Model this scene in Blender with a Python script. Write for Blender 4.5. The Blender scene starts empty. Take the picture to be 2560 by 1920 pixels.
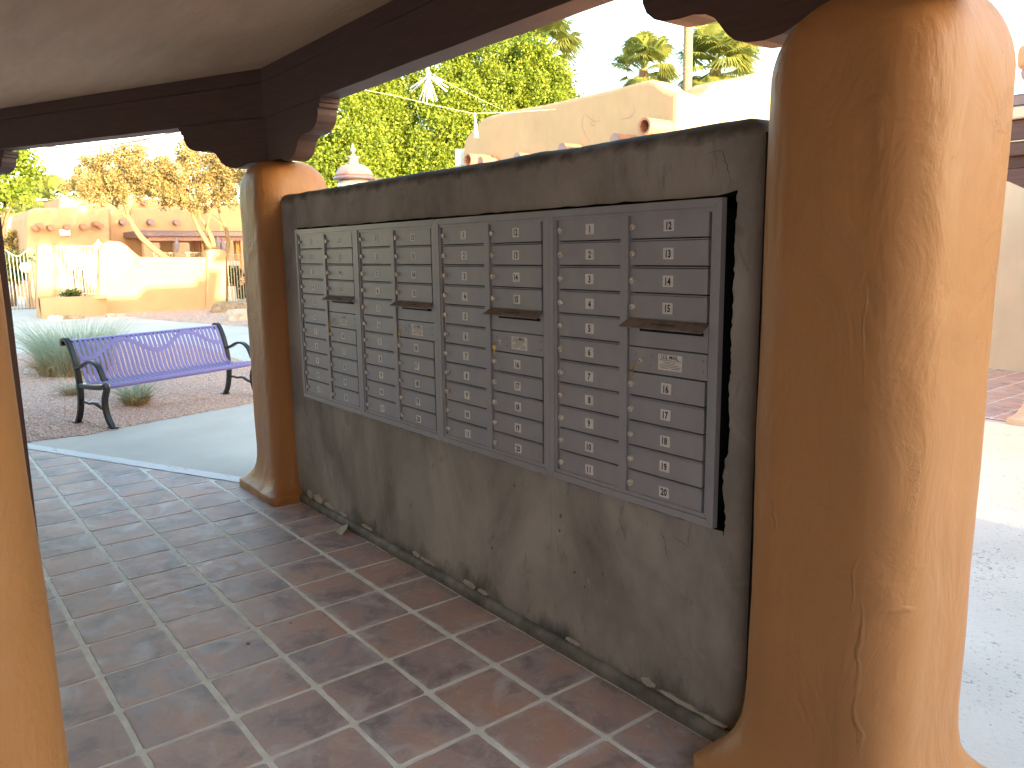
import bpy, bmesh, math, random
from mathutils.geometry import tessellate_polygon
import numpy as np
from mathutils import Vector, Matrix, noise as mnoise

random.seed(7)
rng = np.random.default_rng(7)
sc = bpy.context.scene
COL = sc.collection

# ------------------------------------------------------------------ camera
CAM = np.array([4.10517, -2.05310, 1.66974])
FPX = 1969.25
YAW, PITCH, ROLL = 0.90890, -0.16480, 0.01300
def _rot(a, b, c):
    ca, sa = math.cos(a), math.sin(a); cb, sb = math.cos(b), math.sin(b); cc, sn = math.cos(c), math.sin(c)
    return (np.array([[ca, -sa, 0], [sa, ca, 0], [0, 0, 1]]) @ np.array([[1, 0, 0], [0, cb, -sb], [0, sb, cb]])
            @ np.array([[cc, 0, sn], [0, 1, 0], [-sn, 0, cc]]))
RM = _rot(YAW, PITCH, ROLL)
cd = bpy.data.cameras.new('camera'); cam = bpy.data.objects.new('camera', cd); COL.objects.link(cam)
m = Matrix.Identity(4)
for r in range(3):
    m[r][0] = RM[r, 0]; m[r][1] = RM[r, 2]; m[r][2] = -RM[r, 1]; m[r][3] = CAM[r]
cam.matrix_world = m
cd.sensor_width = 36; cd.lens = 36 * FPX / 2560; cd.clip_start = 0.05; cd.clip_end = 1500
cd.dof.use_dof = True; cd.dof.focus_distance = 3.2; cd.dof.aperture_fstop = 14.0
sc.camera = cam

# ------------------------------------------------------------------ world, sun, exposure
SUN_EL, SUN_AZ = math.radians(5.6), math.radians(1.0)      # azimuth measured from +X towards +Y
w = bpy.data.worlds.new('World'); sc.world = w; w.use_nodes = True
nt = w.node_tree; nt.nodes.clear()
sky = nt.nodes.new('ShaderNodeTexSky'); sky.sky_type = 'NISHITA'; sky.sun_disc = False
sky.sun_elevation = SUN_EL; sky.sun_rotation = math.pi / 2 - SUN_AZ
sky.air_density = 1.0; sky.dust_density = 1.3; sky.ozone_density = 1.0
bg = nt.nodes.new('ShaderNodeBackground'); bg.inputs[1].default_value = 0.15
wo = nt.nodes.new('ShaderNodeOutputWorld')
nt.links.new(sky.outputs[0], bg.inputs[0]); nt.links.new(bg.outputs[0], wo.inputs[0])
sl = bpy.data.lights.new('sun', 'SUN'); sl.energy = 2.3; sl.angle = math.radians(0.6); sl.color = (1.0, 0.72, 0.40)
so = bpy.data.objects.new('sun', sl); COL.objects.link(so)
sd = Vector((math.cos(SUN_EL) * math.cos(SUN_AZ), math.cos(SUN_EL) * math.sin(SUN_AZ), math.sin(SUN_EL)))
so.rotation_euler = sd.to_track_quat('Z', 'Y').to_euler(); so.location = (20, 0, 12)
sc.view_settings.view_transform = 'Standard'; sc.view_settings.look = 'None'
sc.view_settings.gamma = 1; sc.view_settings.use_curve_mapping = False
sc.view_settings.exposure = 3.4
sc.cycles.max_bounces = 10; sc.cycles.diffuse_bounces = 6

# ------------------------------------------------------------------ helpers
KP = 2560 / 2212
def ray(u, v):
    u = u * KP; v = v * KP
    return RM @ np.array([(u - 1280) / FPX, 1, -(v - 960) / FPX])
def on(u, v, ax, val):                       # a sight line met with a known plane of the place
    d = ray(u, v); i = 'xyz'.index(ax); t = (val - CAM[i]) / d[i]
    return Vector(CAM + t * d)
def far(u, v, dist):                         # a sight line at a known ground distance
    d = ray(u, v); t = dist / math.hypot(d[0], d[1])
    return Vector(CAM + t * d)
def in_view(p, mg=0.04):
    q = RM.T @ (np.array(p) - CAM)
    if q[1] < 0.05: return False
    return abs(q[0] / q[1]) * FPX < 1280 * (1 + mg) and abs(q[2] / q[1]) * FPX < 960 * (1 + mg)

def N(t, kind, **kw):
    n = t.nodes.new(kind)
    for k, v in kw.items():
        if hasattr(n, k): setattr(n, k, v)
    return n
def ramp(t, fac, stops, interp='LINEAR'):
    n = t.nodes.new('ShaderNodeValToRGB'); n.color_ramp.interpolation = interp
    e = n.color_ramp.elements
    while len(e) > 1: e.remove(e[-1])
    e[0].position = stops[0][0]; e[0].color = (*stops[0][1], 1)
    for p, c in stops[1:]:
        x = e.new(p); x.color = (*c, 1)
    t.links.new(fac, n.inputs[0]); return n.outputs[0]
def pos(t, scale=(1, 1, 1), rot=(0, 0, 0)):
    g = t.nodes.new('ShaderNodeNewGeometry'); mp = t.nodes.new('ShaderNodeMapping')
    mp.inputs['Scale'].default_value = scale; mp.inputs['Rotation'].default_value = rot
    t.links.new(g.outputs['Position'], mp.inputs[0]); return mp.outputs[0]
def nz(t, vec, scale, detail=4, rough=0.55, dist=0.0):
    n = t.nodes.new('ShaderNodeTexNoise'); n.inputs['Scale'].default_value = scale
    n.inputs['Detail'].default_value = detail; n.inputs['Roughness'].default_value = rough
    n.inputs['Distortion'].default_value = dist
    t.links.new(vec, n.inputs['Vector']); return n.outputs[0]
def mix(t, a, b, f, mode='MIX'):
    n = t.nodes.new('ShaderNodeMix'); n.data_type = 'RGBA'; n.blend_type = mode
    for s, v in ((n.inputs[0], f), (n.inputs[6], a), (n.inputs[7], b)):
        if hasattr(v, 'links') or hasattr(v, 'is_linked'): t.links.new(v, s)
        elif isinstance(v, (int, float)): s.default_value = v
        else: s.default_value = (*v, 1)
    return n.outputs[2]
def mth(t, op, a, b=0.0, clamp=False):
    n = t.nodes.new('ShaderNodeMath'); n.operation = op; n.use_clamp = clamp
    for s, v in ((n.inputs[0], a), (n.inputs[1], b)):
        if isinstance(v, (int, float)): s.default_value = v
        else: t.links.new(v, s)
    return n.outputs[0]
def newmat(name):
    mt = bpy.data.materials.new(name); mt.use_nodes = True
    t = mt.node_tree; b = t.nodes['Principled BSDF']; return mt, t, b
def bump(t, b, h, strength, dist=0.01, prev=None):
    n = t.nodes.new('ShaderNodeBump'); n.inputs['Strength'].default_value = strength
    n.inputs['Distance'].default_value = dist
    t.links.new(h, n.inputs['Height'])
    if prev is not None: t.links.new(prev, n.inputs['Normal'])
    t.links.new(n.outputs[0], b.inputs['Normal']); return n.outputs[0]
def simple(name, c, rough=0.6, metal=0.0, var=0.12, scale=8.0, bmp=0.0, bscale=60.0, spec=None, bd=0.004):
    mt, t, b = newmat(name); p = pos(t)
    n = nz(t, p, scale)
    c1 = tuple(x * (1 - var) for x in c); c2 = tuple(min(1, x * (1 + var)) for x in c)
    t.links.new(ramp(t, n, [(0.3, c1), (0.7, c2)]), b.inputs['Base Color'])
    b.inputs['Roughness'].default_value = rough; b.inputs['Metallic'].default_value = metal
    if spec is not None: b.inputs['Specular IOR Level'].default_value = spec
    if bmp: bump(t, b, nz(t, p, bscale, 5), bmp, bd)
    return mt

# ------------------------------------------------------------------ materials
def mat_stucco(name, c, gloss=0.42, rel=1.0, spec=0.5, scars=()):
    mt, t, b = newmat(name); p = pos(t)
    big = nz(t, p, 1.6, 3); fine = nz(t, p, 30, 4)
    drips = nz(t, pos(t, (9, 9, 0.7)), 1.6, 4, 0.6)
    col = ramp(t, big, [(0.3, tuple(x * 0.93 for x in c)), (0.7, tuple(min(1, x * 1.05) for x in c))])
    col = mix(t, col, tuple(x * 0.80 for x in c), mth(t, 'MULTIPLY', ramp(t, drips, [(0.56, (0, 0, 0)), (0.75, (1, 1, 1))]), 0.14))
    chips = ramp(t, nz(t, pos(t, (1, 1, 0.5)), 7, 5, 0.6, 0.6), [(0.73, (0, 0, 0)), (0.755, (1, 1, 1))])
    col = mix(t, col, tuple(0.55 * x + 0.16 for x in c), mth(t, 'MULTIPLY', chips, 0.07))
    t.links.new(col, b.inputs['Base Color'])
    t.links.new(ramp(t, drips, [(0.3, (gloss,) * 3), (0.7, (gloss + 0.16,) * 3)]), b.inputs['Roughness'])
    b.inputs['Specular IOR Level'].default_value = spec
    n1 = bump(t, b, nz(t, pos(t, (1.4, 1.4, 0.8)), 3.4, 5, 0.55, 0.6), 0.42 * rel, 0.05)
    tr = nz(t, pos(t, (1.0, 1.0, 0.22)), 42, 3, 0.5)
    n2 = bump(t, b, tr, 0.16 * rel, 0.006, n1)
    n2 = bump(t, b, nz(t, p, 150, 4, 0.65), 0.25 * rel, 0.0022, n2)
    v = t.nodes.new('ShaderNodeTexNoise'); v.inputs['Scale'].default_value = 5.5; v.inputs['Detail'].default_value = 9
    v.inputs['Roughness'].default_value = 0.72; t.links.new(p, v.inputs['Vector'])
    lumps = ramp(t, v.outputs[0], [(0.60, (0, 0, 0)), (0.70, (1, 1, 1))])
    n3 = bump(t, b, lumps, 0.5 * rel, 0.004, n2)
    if scars:
        tot = None
        wob = t.nodes.new('ShaderNodeVectorMath'); wob.operation = 'ADD'; wn = t.nodes.new('ShaderNodeTexNoise'); wn.inputs['Scale'].default_value = 6; wn.inputs['Detail'].default_value = 5
        t.links.new(p, wn.inputs['Vector']); ws = t.nodes.new('ShaderNodeVectorMath'); ws.operation = 'SCALE'; ws.inputs['Scale'].default_value = 0.09
        t.links.new(wn.outputs['Color'], ws.inputs[0]); t.links.new(p, wob.inputs[0]); t.links.new(ws.outputs[0], wob.inputs[1])
        for (sx_, sy_, sz_, rx_, rz_) in scars:
            mp = t.nodes.new('ShaderNodeMapping'); mp.vector_type = 'TEXTURE'
            mp.inputs['Location'].default_value = (sx_ + 0.045, sy_ + 0.045, sz_ + 0.045); mp.inputs['Scale'].default_value = (rx_, max(rx_, 0.05), rz_)
            t.links.new(wob.outputs[0], mp.inputs[0]); ln = t.nodes.new('ShaderNodeVectorMath'); ln.operation = 'LENGTH'; t.links.new(mp.outputs[0], ln.inputs[0])
            mk = ramp(t, ln.outputs['Value'], [(0.2, (1, 1, 1)), (1.0, (0, 0, 0))])
            tot = mk if tot is None else mth(t, 'MAXIMUM', tot, mk)
        h = mth(t, 'MULTIPLY', tot, mth(t, 'ADD', nz(t, pos(t, (1, 1, 0.6)), 75, 6, 0.7), 0.5))
        bump(t, b, h, 0.8, 0.005, n3)
    return mt
M = {}
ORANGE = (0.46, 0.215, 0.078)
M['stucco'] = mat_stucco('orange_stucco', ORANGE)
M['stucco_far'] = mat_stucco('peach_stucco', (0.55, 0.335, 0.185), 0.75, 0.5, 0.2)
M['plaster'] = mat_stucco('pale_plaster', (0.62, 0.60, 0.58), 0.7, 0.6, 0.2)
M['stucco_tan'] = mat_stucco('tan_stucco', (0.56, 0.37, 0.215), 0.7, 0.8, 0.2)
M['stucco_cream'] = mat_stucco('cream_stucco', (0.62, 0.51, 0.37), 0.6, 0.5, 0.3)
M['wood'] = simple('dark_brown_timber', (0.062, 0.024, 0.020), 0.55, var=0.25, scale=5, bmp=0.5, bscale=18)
def mat_timber():
    mt, t, b = newmat('mauve_brown_painted_timber')
    p = pos(t, (1.2, 1.2, 14)); g = nz(t, p, 4, 6, 0.65)
    wear = nz(t, pos(t, (0.8, 6, 3)), 6, 6, 0.7)
    col = ramp(t, g, [(0.3, (0.078, 0.040, 0.034)), (0.75, (0.125, 0.068, 0.06))])
    col = mix(t, col, (0.02, 0.014, 0.014), ramp(t, wear, [(0.66, (0, 0, 0)), (0.74, (0.8, 0.8, 0.8))]))
    t.links.new(col, b.inputs['Base Color']); b.inputs['Roughness'].default_value = 0.6
    bump(t, b, g, 0.4, 0.004); return mt
M['timber'] = mat_timber()
def mat_ceiling():
    mt, t, b = newmat('ceiling_plaster')
    p = pos(t, (1.0, 5.0, 1), (0, 0, math.radians(-22))); s = nz(t, p, 1.5, 6, 0.62, 0.3)
    t.links.new(ramp(t, s, [(0.3, (0.52, 0.35, 0.225)), (0.7, (0.64, 0.445, 0.30))]), b.inputs['Base Color'])
    b.inputs['Roughness'].default_value = 0.7; bump(t, b, nz(t, p, 9, 5), 0.4, 0.01); return mt
M['ceiling'] = mat_ceiling()
def mat_concrete_wall():
    mt, t, b = newmat('grey_cement_render'); p = pos(t)
    a = nz(t, pos(t, (1, 1, 0.55)), 2.0, 6, 0.6, 0.4); s = nz(t, pos(t, (2.2, 1, 0.8)), 7, 8, 0.68, 0.8)
    col = ramp(t, a, [(0.34, (0.225, 0.213, 0.198)), (0.5, (0.36, 0.342, 0.322)), (0.66, (0.49, 0.47, 0.445))])
    col = mix(t, col, (0.13, 0.125, 0.12), ramp(t, s, [(0.58, (0, 0, 0)), (0.72, (0.5, 0.5, 0.5))]))
    f = nz(t, pos(t, (3.2, 1, 1.0), (0, 0.35, 0)), 7, 4, 0.5, 1.2)
    col = mix(t, col, (0.48, 0.47, 0.45), ramp(t, f, [(0.64, (0, 0, 0)), (0.74, (0.35, 0.35, 0.35))]))
    speck = nz(t, p, 70, 2)
    col = mix(t, col, (0.03, 0.028, 0.025), ramp(t, speck, [(0.74, (0, 0, 0)), (0.78, (0.8, 0.8, 0.8))]))
    g = t.nodes.new('ShaderNodeNewGeometry'); sx = t.nodes.new('ShaderNodeSeparateXYZ'); t.links.new(g.outputs['Position'], sx.inputs[0])
    up = mth(t, 'ADD', mth(t, 'MULTIPLY', sx.outputs[2], 3.2), mth(t, 'MULTIPLY', nz(t, pos(t, (1, 1, 0.6)), 6, 5, 0.6), 1.3))
    top = ramp(t, up, [(0.0, (0, 0, 0)), (1, (0, 0, 0))])
    low_dark = ramp(t, mth(t, 'SUBTRACT', up, 0.52), [(0.12, (0.85,) * 3), (0.50, (0, 0, 0))])  # darker towards the foot of the wall, broken up by noise
    col = mix(t, col, (0.055, 0.05, 0.043), low_dark)
    hi = ramp(t, mth(t, 'MULTIPLY_ADD', sx.outputs[2], 4.0) if False else mth(t, 'SUBTRACT', mth(t, 'ADD', mth(t, 'MULTIPLY', sx.outputs[2], 4.0), mth(t, 'MULTIPLY', nz(t, pos(t), 9, 5), 0.5)), 8.0), [(0.27, (0, 0, 0)), (0.42, (0.8,) * 3)])
    col = mix(t, col, (0.075, 0.072, 0.058), hi)
    t.links.new(col, b.inputs['Base Color']); b.inputs['Roughness'].default_value = 0.8
    b.inputs['Specular IOR Level'].default_value = 0.25
    n1 = bump(t, b, nz(t, pos(t, (1, 1, 0.7)), 4, 6, 0.6, 0.3), 0.35, 0.03)
    bump(t, b, nz(t, p, 45, 6, 0.6), 0.3, 0.004, n1); return mt
M['cement'] = mat_concrete_wall()
M['curb'] = simple('dirty_cement_skirting', (0.19, 0.18, 0.16), 0.7, var=0.45, scale=9, bmp=0.6, bscale=30)
M['flake'] = simple('pale_plaster_chip', (0.52, 0.48, 0.44), 0.8, var=0.15, scale=30)
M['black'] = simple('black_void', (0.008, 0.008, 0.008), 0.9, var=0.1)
def mat_mail():
    mt, t, b = newmat('grey_enamelled_metal'); p = pos(t)
    s = nz(t, pos(t, (1.3, 1, 0.8)), 7, 6, 0.62, 0.5)
    col = ramp(t, s, [(0.3, (0.36, 0.365, 0.42)), (0.7, (0.43, 0.435, 0.49))])
    col = mix(t, col, (0.10, 0.09, 0.085), ramp(t, nz(t, p, 24, 5, 0.65, 0.4), [(0.69, (0, 0, 0)), (0.75, (0.35,) * 3)]))
    t.links.new(col, b.inputs['Base Color'])
    t.links.new(ramp(t, s, [(0.3, (0.34,) * 3), (0.7, (0.5,) * 3)]), b.inputs['Roughness'])
    b.inputs['Metallic'].default_value = 0.15
    bump(t, b, nz(t, p, 260, 2), 0.08, 0.001); return mt
M['mail'] = mat_mail()
M['hood'] = simple('brown_tarnished_metal', (0.25, 0.20, 0.185), 0.45, 0.2, var=0.3, scale=25)
M['label'] = simple('white_number_label', (0.86, 0.86, 0.86), 0.6, var=0.10, scale=30)
M['ink'] = simple('black_print', (0.012, 0.012, 0.014), 0.6, var=0.1)
M['steel'] = simple('nickel_lock', (0.80, 0.76, 0.70), 0.4, 0.4, var=0.25, scale=60)
M['brass'] = simple('brass_key', (0.65, 0.43, 0.10), 0.35, 0.8, var=0.15)
def mat_tile():
    mt, t, b = newmat('saltillo_tile'); oi = t.nodes.new('ShaderNodeObjectInfo')
    g = t.nodes.new('ShaderNodeNewGeometry'); add = t.nodes.new('ShaderNodeVectorMath'); add.operation = 'ADD'
    cmb = t.nodes.new('ShaderNodeCombineXYZ'); t.links.new(mth(t, 'MULTIPLY', oi.outputs['Random'], 37.0), cmb.inputs[2])
    t.links.new(g.outputs['Position'], add.inputs[0]); t.links.new(cmb.outputs[0], add.inputs[1]); v = add.outputs[0]
    a = nz(t, v, 3.5, 6, 0.62, 0.7); s = nz(t, v, 9, 8, 0.68, 0.8)
    base = ramp(t, oi.outputs['Random'], [(0.0, (0.42, 0.34, 0.345)), (0.25, (0.46, 0.34, 0.325)), (0.5, (0.41, 0.345, 0.365)), (0.75, (0.52, 0.355, 0.31)), (1.0, (0.44, 0.33, 0.335))])
    col = mix(t, base, (0.60, 0.34, 0.24), ramp(t, a, [(0.50, (0, 0, 0)), (0.66, (0.7,) * 3)]))
    col = mix(t, col, (0.24, 0.20, 0.205), ramp(t, a, [(0.36, (0.8,) * 3), (0.49, (0, 0, 0))]))
    col = mix(t, col, (0.66, 0.60, 0.62), ramp(t, nz(t, v, 2.1, 8, 0.66, 1.0), [(0.56, (0, 0, 0)), (0.66, (0.70,) * 3)]))
    col = mix(t, col, (0.56, 0.48, 0.45), ramp(t, s, [(0.50, (0, 0, 0)), (0.66, (0.7,) * 3)]))
    col = mix(t, col, (0.66, 0.54, 0.48), ramp(t, nz(t, v, 26, 7, 0.75, 0.5), [(0.58, (0, 0, 0)), (0.68, (0.6,) * 3)]))
    col = mix(t, col, (0.20, 0.15, 0.14), ramp(t, nz(t, v, 40, 6, 0.75, 0.3), [(0.60, (0, 0, 0)), (0.70, (0.55,) * 3)]))
    # waxy bloom along the joints: distance from the tile's own edge
    tc = t.nodes.new('ShaderNodeTexCoord'); sp = t.nodes.new('ShaderNodeSeparateXYZ'); t.links.new(tc.outputs['Object'], sp.inputs[0])
    ex = mth(t, 'MAXIMUM', mth(t, 'ABSOLUTE', sp.outputs[0]), mth(t, 'ABSOLUTE', sp.outputs[1]))
    ed = ramp(t, mth(t, 'ADD', ex, mth(t, 'MULTIPLY', mth(t, 'SUBTRACT', nz(t, v, 14, 6, 0.6), 0.5), 0.13)), [(0.128, (0, 0, 0)), (0.155, (0.7,) * 3)])
    em = mth(t, 'MULTIPLY', ed, ramp(t, nz(t, v, 2.4, 3), [(0.42, (0, 0, 0)), (0.6, (1,) * 3)]))
    col = mix(t, col, (0.64, 0.62, 0.65), em)
    t.links.new(col, b.inputs['Base Color'])
    t.links.new(ramp(t, s, [(0.3, (0.40,) * 3), (0.7, (0.68,) * 3)]), b.inputs['Roughness'])
    b.inputs['Specular IOR Level'].default_value = 0.38
    n1 = bump(t, b, nz(t, v, 7, 4), 0.10, 0.012)
    bump(t, b, nz(t, v, 60, 6, 0.65), 0.22, 0.003, n1); return mt
M['tile'] = mat_tile()
M['grout'] = simple('pale_sanded_grout', (0.84, 0.85, 0.80), 0.8, var=0.12, scale=14, bmp=0.8, bscale=120)
M['pave'] = None
def mat_pave(name, c, speck=0.0, rough=0.75):
    mt, t, b = newmat(name); p = pos(t)
    a = nz(t, p, 0.9, 6, 0.6, 0.3); f = nz(t, p, 60, 3)
    col = ramp(t, a, [(0.3, tuple(x * 0.86 for x in c)), (0.7, tuple(x * 1.1 for x in c))])
    col = mix(t, col, tuple(x * 0.78 for x in c), ramp(t, f, [(0.55, (0, 0, 0)), (0.72, (0.4,) * 3)]))
    if speck:
        vz = t.nodes.new('ShaderNodeTexNoise'); vz.inputs['Scale'].default_value = 55; vz.inputs['Detail'].default_value = 5; vz.inputs['Roughness'].default_value = 0.7
        t.links.new(p, vz.inputs['Vector'])
        fld = mth(t, 'ADD', vz.outputs[0], mth(t, 'MULTIPLY', mth(t, 'SUBTRACT', nz(t, p, 2.2, 3), 0.5), 0.35))
        pit = ramp(t, fld, [(0.61, (0, 0, 0)), (0.66, (1, 1, 1))])
        col = mix(t, col, (0.05, 0.055, 0.065), mth(t, 'MULTIPLY', pit, speck))
    t.links.new(col, b.inputs['Base Color']); b.inputs['Roughness'].default_value = rough
    bump(t, b, f, 0.35 + speck * 0.5, 0.004); return mt
M['pave'] = mat_pave('smooth_concrete', (0.58, 0.555, 0.50))
M['court'] = mat_pave('pitted_concrete', (0.56, 0.545, 0.51), 0.7)
M['earth'] = mat_pave('desert_earth', (0.34, 0.26, 0.19))
def mat_gravel(name):
    mt, t, b = newmat(name); p = pos(t)
    v = t.nodes.new('ShaderNodeTexVoronoi'); v.inputs['Scale'].default_value = 55; t.links.new(p, v.inputs['Vector'])
    sp = t.nodes.new('ShaderNodeSeparateColor'); t.links.new(v.outputs['Color'], sp.inputs[0])
    col = ramp(t, sp.outputs[0], [(0.0, (0.26, 0.17, 0.145)), (0.35, (0.50, 0.35, 0.295)), (0.7, (0.60, 0.45, 0.375)), (1.0, (0.70, 0.57, 0.49))])
    t.links.new(col, b.inputs['Base Color']); b.inputs['Roughness'].default_value = 0.9
    bump(t, b, v.outputs['Distance'], 0.9, -0.01); return mt
M['gravel'] = mat_gravel('pink_gravel')
def mat_stone():
    mt, t, b = newmat('gravel_stone'); p = pos(t)
    n = nz(t, p, 37, 2, 0.8)
    t.links.new(ramp(t, n, [(0.3, (0.32, 0.21, 0.175)), (0.5, (0.56, 0.39, 0.32)), (0.7, (0.68, 0.54, 0.46))]), b.inputs['Base Color'])
    b.inputs['Roughness'].default_value = 0.9; return mt
M['stone'] = mat_stone()
M['rock'] = simple('brown_boulder', (0.33, 0.235, 0.15), 0.85, var=0.35, scale=6, bmp=0.8, bscale=12, bd=0.03)
M['rock_pale'] = simple('pale_boulder', (0.55, 0.44, 0.34), 0.85, var=0.2, scale=6, bmp=0.8, bscale=12, bd=0.03)
def mat_strip():
    mt, t, b = newmat('worn_white_paint'); p = pos(t, (1, 1, 1), (0, 0, math.radians(-25)))
    sc_ = t.nodes.new('ShaderNodeMapping'); sc_.inputs['Scale'].default_value = (0.5, 2.2, 1); t.links.new(p, sc_.inputs[0])
    n = nz(t, sc_.outputs[0], 14, 6, 0.7, 0.4)
    t.links.new(ramp(t, n, [(0.60, (0.72, 0.73, 0.75)), (0.645, (0.30, 0.29, 0.28))]), b.inputs['Base Color'])
    b.inputs['Roughness'].default_value = 0.6; return mt
M['strip'] = mat_strip()
M['purple'] = simple('lavender_coated_steel', (0.165, 0.155, 0.42), 0.38, 0.0, var=0.06, scale=4)
M['iron'] = simple('black_cast_metal', (0.012, 0.012, 0.014), 0.3, 0.2, var=0.2, spec=0.6)
M['fence'] = simple('tan_painted_iron', (0.42, 0.33, 0.22), 0.55, 0.1, var=0.1)
M['fence_dark'] = simple('grey_painted_iron', (0.22, 0.21, 0.20), 0.55, 0.1, var=0.1)
M['pink_metal'] = simple('dusty_pink_painted_metal', (0.36, 0.24, 0.235), 0.45, 0.1, var=0.10, scale=14)
M['viga'] = simple('terracotta_painted_log', (0.45, 0.20, 0.12), 0.6, var=0.15, scale=12)
M['viga_end'] = simple('mauve_log_end', (0.35, 0.22, 0.21), 0.7, var=0.1)
M['pipe_in'] = simple('pale_pipe_lining', (0.42, 0.45, 0.50), 0.5, var=0.1)
M['white'] = simple('white_paint', (0.78, 0.78, 0.76), 0.5, var=0.04)
M['cream'] = simple('cream_painted_trim', (0.62, 0.55, 0.42), 0.5, var=0.05)
M['metal_roof'] = simple('mauve_metal_fascia', (0.26, 0.17, 0.17), 0.35, 0.3, var=0.1)
M['wire'] = simple('thin_dark_cable', (0.05, 0.06, 0.09), 0.6, var=0.1)
M['wire_pale'] = simple('thin_pale_cable', (0.45, 0.5, 0.42), 0.6, var=0.1)
M['glass'] = simple('frosted_lamp_glass', (0.75, 0.72, 0.66), 0.3, var=0.03)
M['pane'] = simple('amber_window_glass', (0.45, 0.27, 0.08), 0.2, var=0.3)
def mat_leaf(name, c1, c2, trans=0.35, scale=2.5):
    mt, t, b = newmat(name); p = pos(t)
    n = nz(t, p, scale, 4, 0.7)
    f = nz(t, p, 24, 1)
    col = ramp(t, mth(t, 'ADD', mth(t, 'MULTIPLY', n, 0.6), mth(t, 'MULTIPLY', f, 0.4)), [(0.35, c1), (0.65, c2)])
    t.links.new(col, b.inputs['Base Color']); b.inputs['Roughness'].default_value = 0.55
    b.inputs['Specular IOR Level'].default_value = 0.3
    tr = t.nodes.new('ShaderNodeBsdfTranslucent'); t.links.new(col, tr.inputs[0])
    ms = t.nodes.new('ShaderNodeMixShader'); ms.inputs[0].default_value = trans
    out = t.nodes['Material Output']
    t.links.new(b.outputs[0], ms.inputs[1]); t.links.new(tr.outputs[0], ms.inputs[2]); t.links.new(ms.outputs[0], out.inputs[0])
    return mt
M['ficus'] = mat_leaf('glossy_green_leaves', (0.12, 0.20, 0.022), (0.28, 0.36, 0.05), 0.45)
M['palo'] = mat_leaf('olive_gold_leaflets', (0.17, 0.15, 0.065), (0.44, 0.35, 0.16))
M['palm'] = mat_leaf('palm_frond_green', (0.17, 0.22, 0.06), (0.32, 0.36, 0.10), 0.45)
M['shrub'] = mat_leaf('shrub_green', (0.035, 0.075, 0.02), (0.08, 0.12, 0.03), 0.25)
M['grass'] = mat_leaf('blue_green_grass', (0.34, 0.44, 0.35), (0.52, 0.58, 0.46), 0.25, 9)
M['straw'] = mat_leaf('dry_straw_grass', (0.33, 0.25, 0.13), (0.46, 0.36, 0.21), 0.25, 9)
M['bark'] = simple('brown_bark', (0.16, 0.105, 0.06), 0.85, var=0.3, scale=14, bmp=0.7, bscale=30)
M['bark_pale'] = simple('smooth_tan_bark', (0.30, 0.20, 0.10), 0.75, var=0.2, scale=8, bmp=0.3, bscale=30)
M['palm_bark'] = simple('ringed_palm_bark', (0.33, 0.22, 0.13), 0.85, var=0.3, scale=16, bmp=0.9, bscale=22, bd=0.02)
M['debris'] = simple('dry_leaf_litter', (0.28, 0.20, 0.12), 0.8, var=0.3, scale=40)

# ------------------------------------------------------------------ object makers
def link(name, me, mat, parent=None, smooth=False):
    if mat is not None and not me.materials: me.materials.append(mat)
    if smooth:
        me.polygons.foreach_set('use_smooth', [True] * len(me.polygons))
    o = bpy.data.objects.new(name, me); COL.objects.link(o)
    if parent is not None: o.parent = parent
    return o
def mesh(name, V, F, mat, parent=None, smooth=False, local=None):
    """vertices in world space; when parented they are moved to the parent's space"""
    me = bpy.data.meshes.new(name)
    me.from_pydata([tuple(v) for v in V], [], F); me.update()
    return link(name, me, mat, parent, smooth)
def bm_obj(name, bm, mat, parent=None, smooth=False):
    me = bpy.data.meshes.new(name); bm.to_mesh(me); bm.free()
    return link(name, me, mat, parent, smooth)
def thing(name, label, cat, loc=(0, 0, 0), rotz=0.0, group=None):
    o = bpy.data.objects.new(name, None); COL.objects.link(o); o.location = loc; o.rotation_euler = (0, 0, rotz)
    o.empty_display_size = 0.1
    o['label'] = label; o['category'] = cat
    if group: o['group'] = group
    return o
def tag(o, label, cat, group=None):
    o['label'] = label; o['category'] = cat
    if group: o['group'] = group
    return o
def struct(o): o['kind'] = 'structure'; return o
def stuff(o): o['kind'] = 'stuff'; return o
def bx(bm, x0, x1, y0, y1, z0, z1, bev=0.0, seg=1, mtx=None):
    r = bmesh.ops.create_cube(bm, size=1.0)
    vs = r['verts']
    for v in vs:
        v.co = Vector(((x0 + x1) / 2 + v.co.x * (x1 - x0), (y0 + y1) / 2 + v.co.y * (y1 - y0), (z0 + z1) / 2 + v.co.z * (z1 - z0)))
    if bev > 0:
        es = list({e for v in vs for e in v.link_edges})
        r2 = bmesh.ops.bevel(bm, geom=es, offset=bev, segments=seg, affect='EDGES', profile=0.5)
        vs = list({v for f in r2['faces'] for v in f.verts} | {v for v in vs if v.is_valid})
    if mtx is not None:
        for v in vs: v.co = mtx @ v.co
    return vs
def box(name, x0, x1, y0, y1, z0, z1, mat, parent=None, bev=0.0, seg=1, smooth=False, mtx=None):
    bm = bmesh.new(); bx(bm, x0, x1, y0, y1, z0, z1, bev, seg, mtx)
    return bm_obj(name, bm, mat, parent, smooth)
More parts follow.
